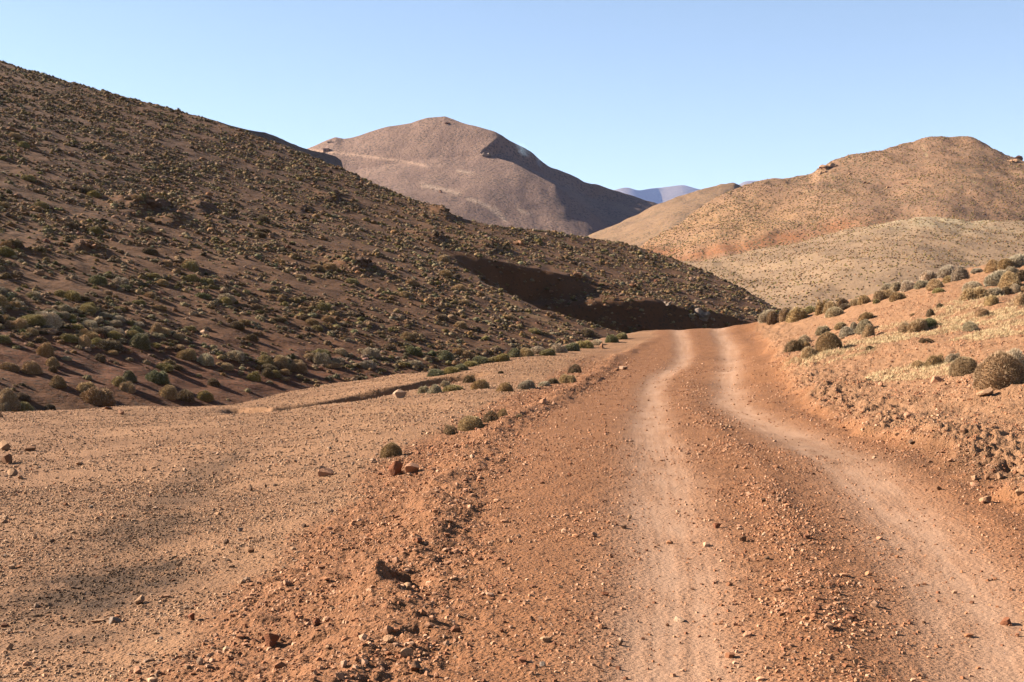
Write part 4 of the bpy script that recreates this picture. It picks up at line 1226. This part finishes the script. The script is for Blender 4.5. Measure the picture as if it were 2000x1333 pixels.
RT = {'tan': (.24, .140, .080), 'pale': (.26, .165, .108), 'red': (.15, .058, .029), 'brown': (.15, .076, .041), 'dark': (.085, .050, .032), 'grey': (.150, .112, .088), 'pink': (.26, .135, .08)}
FS = 'loose stones'
STONES = [
    (12, 880, 27, 20, 0, 'tan', 'rounded tan boulder, topmost of the three at the left picture edge'),
    (14, 906, 34, 22, 4, 'brown', 'broken dark boulder, middle of the three at the left picture edge'),
    (21, 930, 32, 16, 1, 'tan', 'low tan boulder, bottom of the three at the left picture edge'),
    (40, 936, 16, 8, 3, 'tan', 'flat chip at the right foot of the bottom edge boulder'),
    (60, 881, 27, 10, 3, 'brown', 'flat brown stone right of the topmost edge boulder'),
    (156, 909, 20, 7, 3, 'tan', 'flat tan stone alone on the flat right of the three edge boulders'),
    (490, 960, 9, 16, 7, 'dark', 'dark upright pointed stone on the flat'),
    (538, 950, 12, 5, 3, 'dark', 'small flat dark stone right of the upright pointed one'),
    (519, 953, 6, 8, 2, 'dark', 'tiny dark stone between the pointed one and the flat dark one'),
    (632, 930, 40, 20, 1, 'pink', 'long pale slab with a dark right end on the flat'),
    (771, 928, 33, 26, 0, 'red', 'dark red-brown block below the round shrub'),
    (806, 924, 42, 22, 4, 'pink', 'pale pinkish slab right of the dark red-brown block'),
    (729, 903, 13, 9, 2, 'pale', 'small pale stone left of the round shrub on the stony ground'),
    (440, 1064, 15, 11, 0, 'dark', 'dark stone on the flat, left of a second similar one'),
    (493, 1080, 14, 12, 2, 'brown', 'brown stone on the flat, right of the dark one'),
    (514, 1091, 9, 7, 0, 'dark', 'smaller dark stone just below the brown one on the flat'),
    (594, 1031, 11, 10, 2, 'dark', 'dark stone alone near the foot of the rubble bank'),
    (273, 1178, 27, 15, 1, 'tan', 'smooth tan stone below the dark patch of gravel'),
    (223, 1217, 28, 15, 5, 'grey', 'bluish grey stone beside a flat tan slab'),
    (193, 1216, 34, 7, 3, 'tan', 'flat tan slab touching the bluish grey stone'),
    (305, 995, 10, 7, 2, 'pale', 'small pale stone in the grey gravel of the flat'),
    (271, 1316, 20, 14, 0, 'pink', 'rounded pink stone at the bottom edge of the flat'),
    (529, 1258, 42, 24, 4, 'red', 'large broken red clod low on the rubble apron'),
    (617, 1224, 18, 15, 0, 'red', 'dark red lump on the rubble apron right of the large clod'),
    (671, 1305, 16, 14, 2, 'pale', 'pale angular stone at the bottom of the rubble apron'),
    (661, 1326, 24, 16, 5, 'pink', 'pink block just below the pale angular stone'),
    (617, 1320, 16, 11, 1, 'pale', 'pale stone left of the pink block at the bottom'),
    (390, 1298, 16, 16, 2, 'pale', 'pale stone at the lower left of the rubble apron'),
    (374, 1211, 22, 16, 4, 'red', 'red stone leaning at the left border of the rubble apron'),
    (101, 1061, 13, 8, 0, 'dark', 'dark pebble far left on the flat'),
    (138, 1055, 13, 7, 1, 'tan', 'tan pebble right of the dark pebble far left'),
    (18, 1270, 18, 12, 0, 'tan', 'tan stone at the lower left picture edge'),
    (131, 1255, 8, 9, 7, 'brown', 'small upright brown stone at the lower left'),
    (1066, 1255, 26, 13, 2, 'tan', 'largest stone on the road left of the pale left track'),
    (1060, 1302, 15, 11, 5, 'grey', 'grey stone below the largest one left of the track'),
    (1328, 1214, 28, 8, 3, 'pale', 'flat pale slab lying in the left wheel track'),
    (1211, 1252, 13, 7, 1, 'pale', 'pale chip, upper of a pair left of the wheel track'),
    (1211, 1262, 14, 8, 0, 'brown', 'brown chip, lower of a pair left of the wheel track'),
    (790, 1285, 30, 22, 2, 'tan', 'dark-sided block at the road edge near the bottom'),
    (851, 1326, 14, 12, 0, 'pink', 'pink stone at the bottom edge left of the road'),
    (812, 1311, 32, 18, 4, 'brown', 'brown clod below the dark-sided block at the road edge'),
    (1039, 1213, 12, 9, 0, 'brown', 'brown stone on the road above the largest one'),
    (760, 1255, 18, 13, 2, 'dark', 'dark stone on the berm left of the dark-sided block'),
    (1229, 1014, 11, 7, 0, 'tan', 'single tan stone by the left border of the pale left track'),
    (1094, 1149, 12, 6, 1, 'tan', 'tan stone on the smooth road left of the tracks'),
    (1023, 1264, 9, 6, 0, 'dark', 'dark pebble left of the largest road stone'),
    (1493, 981, 10, 10, 2, 'dark', 'dark cube-like stone, left of a pair between the tracks'),
    (1523, 980, 10, 8, 0, 'dark', 'dark stone, right of a pair between the tracks'),
    (1492, 1047, 11, 6, 1, 'pale', 'pale stone on the smooth strip between the tracks'),
    (1499, 1093, 12, 6, 1, 'dark', 'dark flat stone on the smooth strip between the tracks'),
    (1461, 1243, 22, 11, 5, 'pink', 'pale pink wedge right of the left wheel track'),
    (1752, 1241, 9, 8, 2, 'pale', 'small white stone in the loose gravel ridge'),
    (1639, 1182, 10, 8, 1, 'pale', 'pale flat stone on the left rim of the gravel ridge'),
    (1671, 1297, 16, 12, 4, 'tan', 'tan block at the bottom between the tracks'),
    (1926, 981, 25, 15, 5, 'tan', 'flat-topped tan block alone on the road below the right bank'),
    (1904, 950, 22, 9, 3, 'pink', 'pink slab at the foot of the right bank'),
    (1903, 938, 16, 11, 2, 'tan', 'tan lump resting above the pink slab at the bank foot'),
    (1927, 938, 13, 11, 0, 'brown', 'brown lump right of the tan one at the bank foot'),
    (1952, 935, 15, 14, 5, 'tan', 'tan block in the spill of stones at the bank foot'),
    (1990, 968, 18, 14, 2, 'tan', 'tan stone of the spill, at the right picture edge'),
    (1832, 958, 14, 10, 0, 'brown', 'brown stone on the road left of the flat-topped block'),
    (1829, 748, 30, 16, 5, 'pink', 'wedge with a black right face below the pale grass patch'),
    (1720, 754, 14, 9, 2, 'pink', 'small stone on mid slope left of the black-faced wedge'),
    (1781, 868, 14, 9, 0, 'dark', 'dark lump at the foot of the crumbling bank'),
    (1884, 847, 17, 10, 2, 'brown', 'dark-sided lump on the face of the right bank'),
    (1880, 638, 10, 8, 7, 'brown', 'pointed brown stone beside the grey ragged shrub on the slope'),
    (1928, 772, 44, 15, 1, 'tan', 'long earth-coloured boulder under the largest shrub'),
    (1770, 815, 20, 10, 1, 'pink', 'flat pink stone on the upper lip of the crumbling bank'),
    (780, 778, 30, 20, 2, 'pale', 'pale boulder with a dark right side at the gully rim'),
    (1062, 790, 17, 14, 5, 'pink', 'pink block on the rubble bank by the road bend'),
    (1175, 681, 11, 13, 7, 'brown', 'upright brown stone on the far edge near the road crest'),
    (1217, 722, 22, 8, 3, 'pale', 'pale slab at the end of the low bank left of the road crest'),
    (1206, 725, 14, 6, 1, 'brown', 'brown slab just left of the pale one at the low bank end'),
    (925, 870, 8, 14, 7, 'pink', 'thin upright pink slab on the rubble bank'),
    (922, 895, 13, 9, 2, 'pale', 'pale block on the road-side foot of the rubble bank'),
    (238, 810, 13, 10, 0, 'pink', 'tan cube-like stone on the far rim of the flat'),
    (211, 800, 21, 6, 3, 'brown', 'brown flat slab left of the cube-like stone on the flat rim'),
    (2, 816, 16, 9, 1, 'tan', 'half-seen tan stone where the flat rim meets the left picture edge'),
]
P = ground_at([t[0] for t in STONES], [t[1] for t in STONES])


def put_stone(p, w, h, shape, tint, label, group=None, rot=None):
    me, mh = ROCKS[shape]
    o = link(bpy.data.objects.new('stone', me))
    k = h / mh * 1.18
    o.location = (float(p[0]), float(p[1]), float(p[2]) + 0.34 * h)
    o.scale = (w, w * random.uniform(.75, 1.05), k)
    o.rotation_euler = (random.uniform(-.12, .12), random.uniform(-.12, .12), random.uniform(0, 6.28) if rot is None else rot)
    t = RT[tint]; j = random.uniform(.92, 1.1)
    o.color = (t[0] * j, t[1] * j, t[2] * j, 1)
    return tag(o, label, 'stone', group)


for t, p in zip(STONES, P):
    s_ = p[1] / F
    put_stone(p, t[2] * s_, t[3] * s_, t[4], t[5], t[6], None)
p = ground_at([400], [656], 'hill')[0]
put_stone(p, 18 * p[1] / F, 14 * p[1] / F, 2, 'pale', 'pale boulder alone among the shrubs of the dense belt on the hillside')
n_hand = len(STONES) + 1


# the ground's own loose stones: the larger ones as things
def scatter_near(n, y0, y1, u0=-0.52, u1=0.52):
    y = np.sqrt(rng.uniform(y0 ** 2, y1 ** 2, n)); u = rng.uniform(u0, u1, n)
    x = u * y
    return x, y


def near_masks(x, y):
    return {k: sample(masks[k], x, y) for k in masks} | {'road': sample(G_in, x, y), 'wr': sample(G_wr, x, y), 'apron': sample(G_ap, x, y)}


EDGE = lambda x: np.interp(x, EDGE_X, EDGE_Y)


def weight(x, y, flat, road_, trk, apron, slope_, wr):
    m = near_masks(x, y)
    foot = np.exp(-((xER(y) - x + 0.25) / 0.4) ** 2)
    w = flat * m['tan'] + road_ * m['road'] * (1 - m['track']) + trk * m['track'] + apron * m['apron'] + slope_ * m['slope'] + wr * m['wr'] + apron * 0.8 * foot
    w = w * np.clip(0.75 + 0.9 * noise(x, y, 1.1, 601) + 0.5 * noise(x, y, 4, 602), 0.08, 2)
    return np.where(y < EDGE(x) + 2, w, 0), m


def zone_tint(m, n):
    warm = np.array([(.195, .085, .042), (.240, .112, .057), (.28, .145, .082), (.140, .060, .032), (.31, .178, .110)])
    tan = np.array([(.215, .120, .066), (.255, .150, .086), (.15, .085, .05), (.285, .178, .110), (.175, .112, .075)])
    k = rng.integers(0, 5, n)
    t = np.where((rng.uniform(0, 1, n) < m['tan'] * 0.9)[:, None], tan[k], warm[k])
    return t * (1 + 0.16 * rng.normal(size=(n, 1))).clip(.55, 1.5) * (1 - 0.65 * m['dark'][:, None])


x, y = scatter_near(6000, 8.5, 40, -0.37, 0.37)
w, m = weight(x, y, .28, .16, .02, 1.4, .55, .7)
keep = np.where(rng.uniform(0, 1, len(x)) < w / 1.6)[0]
size = 0.030 * (1 - rng.uniform(0, 1, len(keep))) ** -0.38
size = np.minimum(size, 0.10)
order = np.argsort(-size / y[keep])[:300 - n_hand]
for k_ in order:
    k = keep[k_]
    z = float(sample(GZ, x[k:k + 1], y[k:k + 1])[0])
    zone = max(('tan', 'apron', 'slope', 'road'), key=lambda q: m[q][k])
    tn = random.choice(['tan', 'tan', 'pale', 'grey'] if zone == 'tan' else ['red', 'pink', 'pink', 'brown', 'tan'])
    colour = {'tan': 'tan', 'pale': 'pale', 'grey': 'greyish', 'red': 'dark red', 'pink': 'pinkish', 'brown': 'brown'}[tn]
    where = {'tan': 'lying loose on the gravel flat', 'apron': 'in the rubble left of the road', 'slope': 'on the slope right of the road', 'road': 'lying loose on the dirt road'}[zone]
    dist = 'close to the camera' if y[k] < 16 else 'farther up'
    put_stone((x[k], y[k], z), size[k_], size[k_] * random.uniform(.4, .7), random.choice([0, 1, 2, 4, 5, 6, 8]), tn, f'small {colour} stone {where}, {dist}', f'small {colour} stones {where}, {dist}')

CHIPS = []
for q in range(6):
    v, f = rock(540 + q, base=(IV1, IF1), planes=4, rough=0.12, flat=[.7, .5, .8, .45, .65, .6][q])
    CHIPS.append((v, [f], np.zeros(len(v))))
BLOCK = []
for q in range(6):
    r = np.random.default_rng(560 + q)
    v = np.array([(a, b, c) for c in (-1, 1) for b in (-1, 1) for a in (-1, 1)], float) * 0.5
    v += r.uniform(-.22, .22, v.shape); v[4:, :2] *= r.uniform(.45, .8); v[:, 2] *= .65
    f = np.array([[0, 2, 3, 1], [4, 5, 7, 6], [0, 1, 5, 4], [1, 3, 7, 5], [3, 2, 6, 7], [2, 0, 4, 6]])
    BLOCK.append((v, [f], np.zeros(8)))


def gravel(n, y0, y1, s0, s1, pw, wts, templ, wmax):
    x, y = scatter_near(n, y0, y1)
    w, m = weight(x, y, *wts)
    k = np.where(rng.uniform(0, 1, n) < w / wmax)[0]
    x, y = x[k], y[k]; m = {q: v[k] for q, v in m.items()}
    z = sample(GZ, x, y)
    s = np.minimum(s0 * (1 - rng.uniform(0, 1, len(k))) ** -pw, s1)
    return templ, x, y, z + 0.12 * s, s, s * rng.uniform(.7, 1.3, len(k)), zone_tint(m, len(k)), rng.uniform(0, 6.28, len(k))


for n, y0, y1, s0, s1, pw, wts, templ, wmax, lab in (
        (16000, 7, 75, .038, .10, .30, (.25, .10, .01, 2.0, 1.0, .6), CHIPS, 2.0, 'stones the size of a fist strewn over road edges and slopes'),
        (110000, 7, 58, .022, .085, .42, (.75, .36, .02, 2.4, 1.0, 1.3), CHIPS, 2.4, 'coarse loose gravel strewn over road, flat and slope'),
        (165000, 7, 24, .010, .03, .5, (1.5, .55, .08, 1.4, .9, 1.4), BLOCK, 1.8, 'fine gravel covering the ground close to the camera'),
        (190000, 22, 62, .016, .05, .5, (1.5, .35, .05, 1.3, 1.0, 1.0), BLOCK, 1.8, 'fine gravel covering the flat and the slope farther from the camera')):
    a = gravel(n, y0, y1, s0, s1, pw, wts, templ, wmax)
    merge(*a, 'gravel', M_CHIP, lab, 'gravel')
    print('gravel', len(a[1]))

# ---------------------------------------- dry grass on the right slope
mg = NT('dry_grass_blades')
mg.color(mg.mix(mg.attr('tip'), mg.attr('tint', 'Color'), mg.mix(0.6, mg.attr('tint', 'Color'), (.56, .43, .26))))
GR = [(1620, 698, 90, 12, .2), (1596, 700, 60, 8, .1), (1795, 727, 105, 14, .12), (1765, 655, 75, 9, .2), (1735, 640, 55, 6, .2), (1740, 664, 50, 6, .15), (1888, 592, 70, 10, .25), (1876, 612, 70, 8, .25), (1930, 622, 110, 12, .22), (1970, 645, 75, 16, .2), (1870, 640, 90, 8, .2),
      (1915, 655, 60, 6, .15), (1660, 672, 45, 6, .15), (1975, 612, 60, 10, .25), (1690, 668, 60, 6, .1), (1840, 630, 60, 7, .2), (1600, 690, 30, 5, .1), (1990, 590, 30, 8, .2), (1840, 716, 40, 8, 0)]
qx, qy = [], []
for (a, b, w, h, tilt) in GR:
    n = int(w * h * 0.22)
    t = rng.uniform(0, 6.28, n); r_ = np.sqrt(rng.uniform(0, 1, n))
    dx = r_ * np.cos(t) * w; dy = r_ * np.sin(t) * h
    qx.append(a + dx); qy.append(b + dy - tilt * dx)
GP = ground_at(np.concatenate(qx), np.concatenate(qy))
GP = GP[(GP[:, 1] < 80) & (noise(GP[:, 0], GP[:, 1], 1.3, 701) > -0.35)]
nb = 16
base = np.repeat(GP, nb, 0); n = len(base)
base[:, :2] += rng.normal(size=(n, 2)) * 0.09
base[:, 2] = sample(GZ, base[:, 0], base[:, 1]) - 0.01
d = np.stack([rng.normal(size=n) * .6 + .25, rng.normal(size=n) * .6 - .2, rng.uniform(.5, 1.2, n)], -1); d /= np.linalg.norm(d, axis=1)[:, None]
ln = rng.uniform(.05, .13, n)[:, None]
sd = np.cross(d, rng.normal(size=(n, 3))); sd /= np.linalg.norm(sd, axis=1)[:, None]
tri = np.stack([base - sd * .006, base + sd * .006, base + d * ln], 1).reshape(-1, 3)
tn = np.array([(.34, .235, .125), (.40, .285, .155), (.28, .20, .10)])[rng.integers(0, 3, n)]
me = make_mesh('dry_grass', tri, [np.arange(len(tri)).reshape(-1, 3)], {'tip': np.tile([0., 0., 1.], n), 'tint': np.repeat(tn, 3, 0)})
me.materials.append(mg.m)
tag(link(bpy.data.objects.new('dry_grass', me)), 'pale straw-coloured grass growing in streaks on the right slope', 'grass', kind='stuff')
print('grass', n)

# ---------------------------------------- a lone hut by the far mountain track
def far_at(px, py, g):
    X, Y, Z, PX, PY = g
    k = np.argmin((PX - px) ** 2 + (PY - py) ** 2)
    return X.ravel()[k], Y.ravel()[k], Z.ravel()[k]


def box(x0, x1, y0, y1, z0, z1):
    v = np.array([(a, b, c) for c in (z0, z1) for b in (y0, y1) for a in (x0, x1)], float)
    f = np.array([[0, 2, 3, 1], [4, 5, 7, 6], [0, 1, 5, 4], [1, 3, 7, 5], [3, 2, 6, 7], [2, 0, 4, 6]])
    return v, f


mh = NT('mud_brick'); mh.color(mh.mix(mh.noise(4, 4), (0.17, 0.10, 0.065), (0.22, 0.13, 0.085)))
mr = NT('hut_roof'); mr.color(mr.mix(mr.noise(6, 3), (0.12, 0.08, 0.06), (0.2, 0.14, 0.1)))
md = NT('hut_door_wood'); md.color(mr.noise(6, 3) if False else (0.05, 0.035, 0.025))
hp = far_at(638, 296.5, far_g)
hut = link(bpy.data.objects.new('hut', None)); hut.location = hp
tag(hut, 'tiny flat-roofed hut beside the track on the far mountain', 'hut')
for nm, bx, mt in (('wall', (-2.3, 2.3, -1.6, 1.6, -1.2, 2.0), mh.m), ('roof', (-2.6, 2.6, -1.9, 1.9, 2.0, 2.3), mr.m), ('door', (-1.2, -0.3, -1.66, -1.603, 0.0, 1.6), md.m)):
    v, f = box(*bx); me = make_mesh(nm, v, [f], smooth=False); me.materials.append(mt); link(bpy.data.objects.new(nm, me), hut)

# ---------------------------------------- rock outcrops on the hills
def outcrop(p, w, h, n, tint, label, seed, group=None):
    r = np.random.default_rng(seed)
    Vs, Fs, off = [], [], 0
    for k in range(n):
        v, f = rock(seed * 31 + k, planes=10, rough=.08, flat=r.uniform(.7, 1.2))
        s = r.uniform(.45, 1.0) * h * 1.3
        v = v * s * np.array([1.25, 1.1, .9]) + np.array([r.uniform(-.42, .42) * w, r.uniform(-.3, .3) * w, r.uniform(-.25, .12) * h])
        Vs.append(v); Fs.append(f + off); off += len(v)
    me = make_mesh('rock_outcrop', np.concatenate(Vs), [np.concatenate(Fs)], smooth=False); me.materials.append(M_STONE)
    o = link(bpy.data.objects.new('rock_outcrop', me)); o.location = [float(q) for q in p]
    t = RT[tint]; o.color = (*t, 1)
    return tag(o, label, 'rock', group)


OUT_HILL = [(706, 512, 34, 24, 7, 'dark', 'large dark rock outcrop casting a long shadow in the middle of the left hillside'), (292, 398, 44, 16, 7, 'dark', 'wide dark outcrop above a hollow high on the left hillside'), (345, 416, 20, 10, 5, 'brown', 'small outcrop right of the wide dark one on the left hillside'),
            (404, 386, 22, 8, 4, 'dark', 'low dark outcrop uphill right of the wide dark one'), (868, 402, 34, 12, 6, 'dark', 'dark crag breaking the skyline of the left hillside'), (1374, 622, 18, 26, 3, 'grey', 'grey pointed crag standing above the dark ravine near the road crest'),
            (172, 480, 20, 12, 4, 'brown', 'outcrop with a dark pocket low on the far left hillside'), (862, 462, 24, 8, 5, 'dark', 'dark ledge under the skyline above the head of the ravine'), (1010, 478, 26, 12, 5, 'brown', 'ragged brown outcrop on the upper rim of the ravine'), (1125, 540, 22, 12, 4, 'brown', 'brown outcrop half way along the ravine rim'),
            (655, 378, 24, 10, 5, 'dark', 'dark outcrop high on the left hillside toward its skyline'), (1300, 596, 16, 8, 4, 'grey', 'small grey outcrop near the low end of the ravine rim')]
P = ground_at([t[0] for t in OUT_HILL], [t[1] for t in OUT_HILL], 'hill')
for q, (t, p) in enumerate(zip(OUT_HILL, P)):
    s_ = p[1] / F
    outcrop(p, t[2] * s_, t[3] * s_, t[4] + 5, t[5], t[6], 700 + q)
for q, (px, py, w, h, n, tn, lab, g) in enumerate([
        (1622, 322, 36, 12, 7, 'tan', 'rocky crest outcrop on the left shoulder of the big orange hill', rb_g), (1605, 334, 24, 10, 5, 'tan', 'jagged outcrop stepping down left from the rocky crest of the big orange hill', rb_g),
        (1676, 336, 14, 9, 3, 'brown', 'brown crag below the rocky crest of the big orange hill', rb_g), (1664, 336, 10, 6, 3, 'tan', 'small tan crag left of the brown crag on the big orange hill', rb_g), (1692, 355, 12, 7, 3, 'brown', 'dark-sided crag lower right of the brown crag on the big orange hill', rb_g),
        (1766, 356, 12, 6, 3, 'brown', 'crag alone on the middle of the big orange hill', rb_g), (1735, 362, 10, 5, 3, 'tan', 'low crag left of the lone one on the big orange hill', rb_g), (1975, 312, 22, 12, 5, 'tan', 'pale crag near the right end of the big orange hill', rb_g), (1990, 300, 20, 10, 4, 'brown', 'brown crag on the right skyline of the big orange hill', rb_g),
        (874, 237, 8, 4, 2, 'brown', 'dark rocks just under the summit of the far mountain', far_g), (845, 366, 6, 4, 3, 'brown', 'small dark rock, left of two on the lower far mountain', far_g), (860, 372, 7, 5, 3, 'brown', 'small dark rock, right of two on the lower far mountain', far_g), (646, 274, 14, 4, 5, 'grey', 'grey ragged crest on the left shoulder of the far mountain', far_g),
        (950, 300, 16, 14, 6, 'grey', 'dark crags at the head of the shaded hollow on the far mountain', far_g)]):
    p = far_at(px, py + 4, g); s_ = p[1] / F
    outcrop(p, w * s_, h * s_, n + 4, tn, lab, 740 + q)

# ---------------------------------------- smoke wisps and the air itself
def volume_mat(name, color, density_fn):
    m = bpy.data.materials.new(name); m.use_nodes = True
    t = m.node_tree; t.nodes.clear()
    o = t.nodes.new('ShaderNodeOutputMaterial'); v = t.nodes.new('ShaderNodeVolumePrincipled')
    v.inputs['Color'].default_value = (*color, 1)
    t.links.new(v.outputs[0], o.inputs['Volume'])
    density_fn(t, v)
    return m


def wisp_density(t, v):
    tc = t.nodes.new('ShaderNodeTexCoord'); ln = t.nodes.new('ShaderNodeVectorMath'); ln.operation = 'LENGTH'
    t.links.new(tc.outputs['Object'], ln.inputs[0])
    mr_ = t.nodes.new('ShaderNodeMapRange'); t.links.new(ln.outputs['Value'], mr_.inputs[0])
    mr_.inputs[1].default_value = 1.0; mr_.inputs[2].default_value = 0.1; mr_.inputs[3].default_value = 0; mr_.inputs[4].default_value = 1
    ns = t.nodes.new('ShaderNodeTexNoise'); ns.inputs['Scale'].default_value = 1.6; ns.inputs['Detail'].default_value = 3
    t.links.new(tc.outputs['Object'], ns.inputs['Vector'])
    m2 = t.nodes.new('ShaderNodeMapRange'); t.links.new(ns.outputs[0], m2.inputs[0])
    m2.inputs[1].default_value = .4; m2.inputs[2].default_value = .7; m2.inputs[3].default_value = 0; m2.inputs[4].default_value = 0.07
    mu = t.nodes.new('ShaderNodeMath'); mu.operation = 'MULTIPLY'
    t.links.new(mr_.outputs[0], mu.inputs[0]); t.links.new(m2.outputs[0], mu.inputs[1])
    t.links.new(mu.outputs[0], v.inputs['Density'])


M_SMOKE = volume_mat('thin_smoke', (.55, .75, 1.0), wisp_density)
iv, if_ = ico(2)
sm_me = make_mesh('smoke', iv, [if_]); sm_me.materials.append(M_SMOKE)
for px, py, rx, rz, tilt, lab in ((1020, 300, 5, 9, -.75, 'thin blue smoke wisp rising on the shaded flank of the far mountain, the larger one'), (1052, 322, 3.0, 6, -.3, 'fainter smoke wisp lower right on the shaded flank of the far mountain')):
    p = far_at(px, py, far_g)
    o = link(bpy.data.objects.new('smoke', sm_me)); o.location = (p[0], p[1] - 16, p[2] + 1); o.scale = (rx, 5, rz); o.rotation_euler = (0, tilt, 0)
    tag(o, lab, 'smoke', kind='stuff')

HAZE = True
if HAZE:
    v, f = box(-14200, 14200, -310, 14600, -75, 1560)
    me = make_mesh('haze', v, [f], smooth=False)
    me.materials.append(volume_mat('thin_air', (.36, .50, 1.0), lambda t, v: v.inputs['Density'].__setattr__('default_value', 2.2e-5)))
    tag(link(bpy.data.objects.new('haze', me)), None, None, kind='stuff')
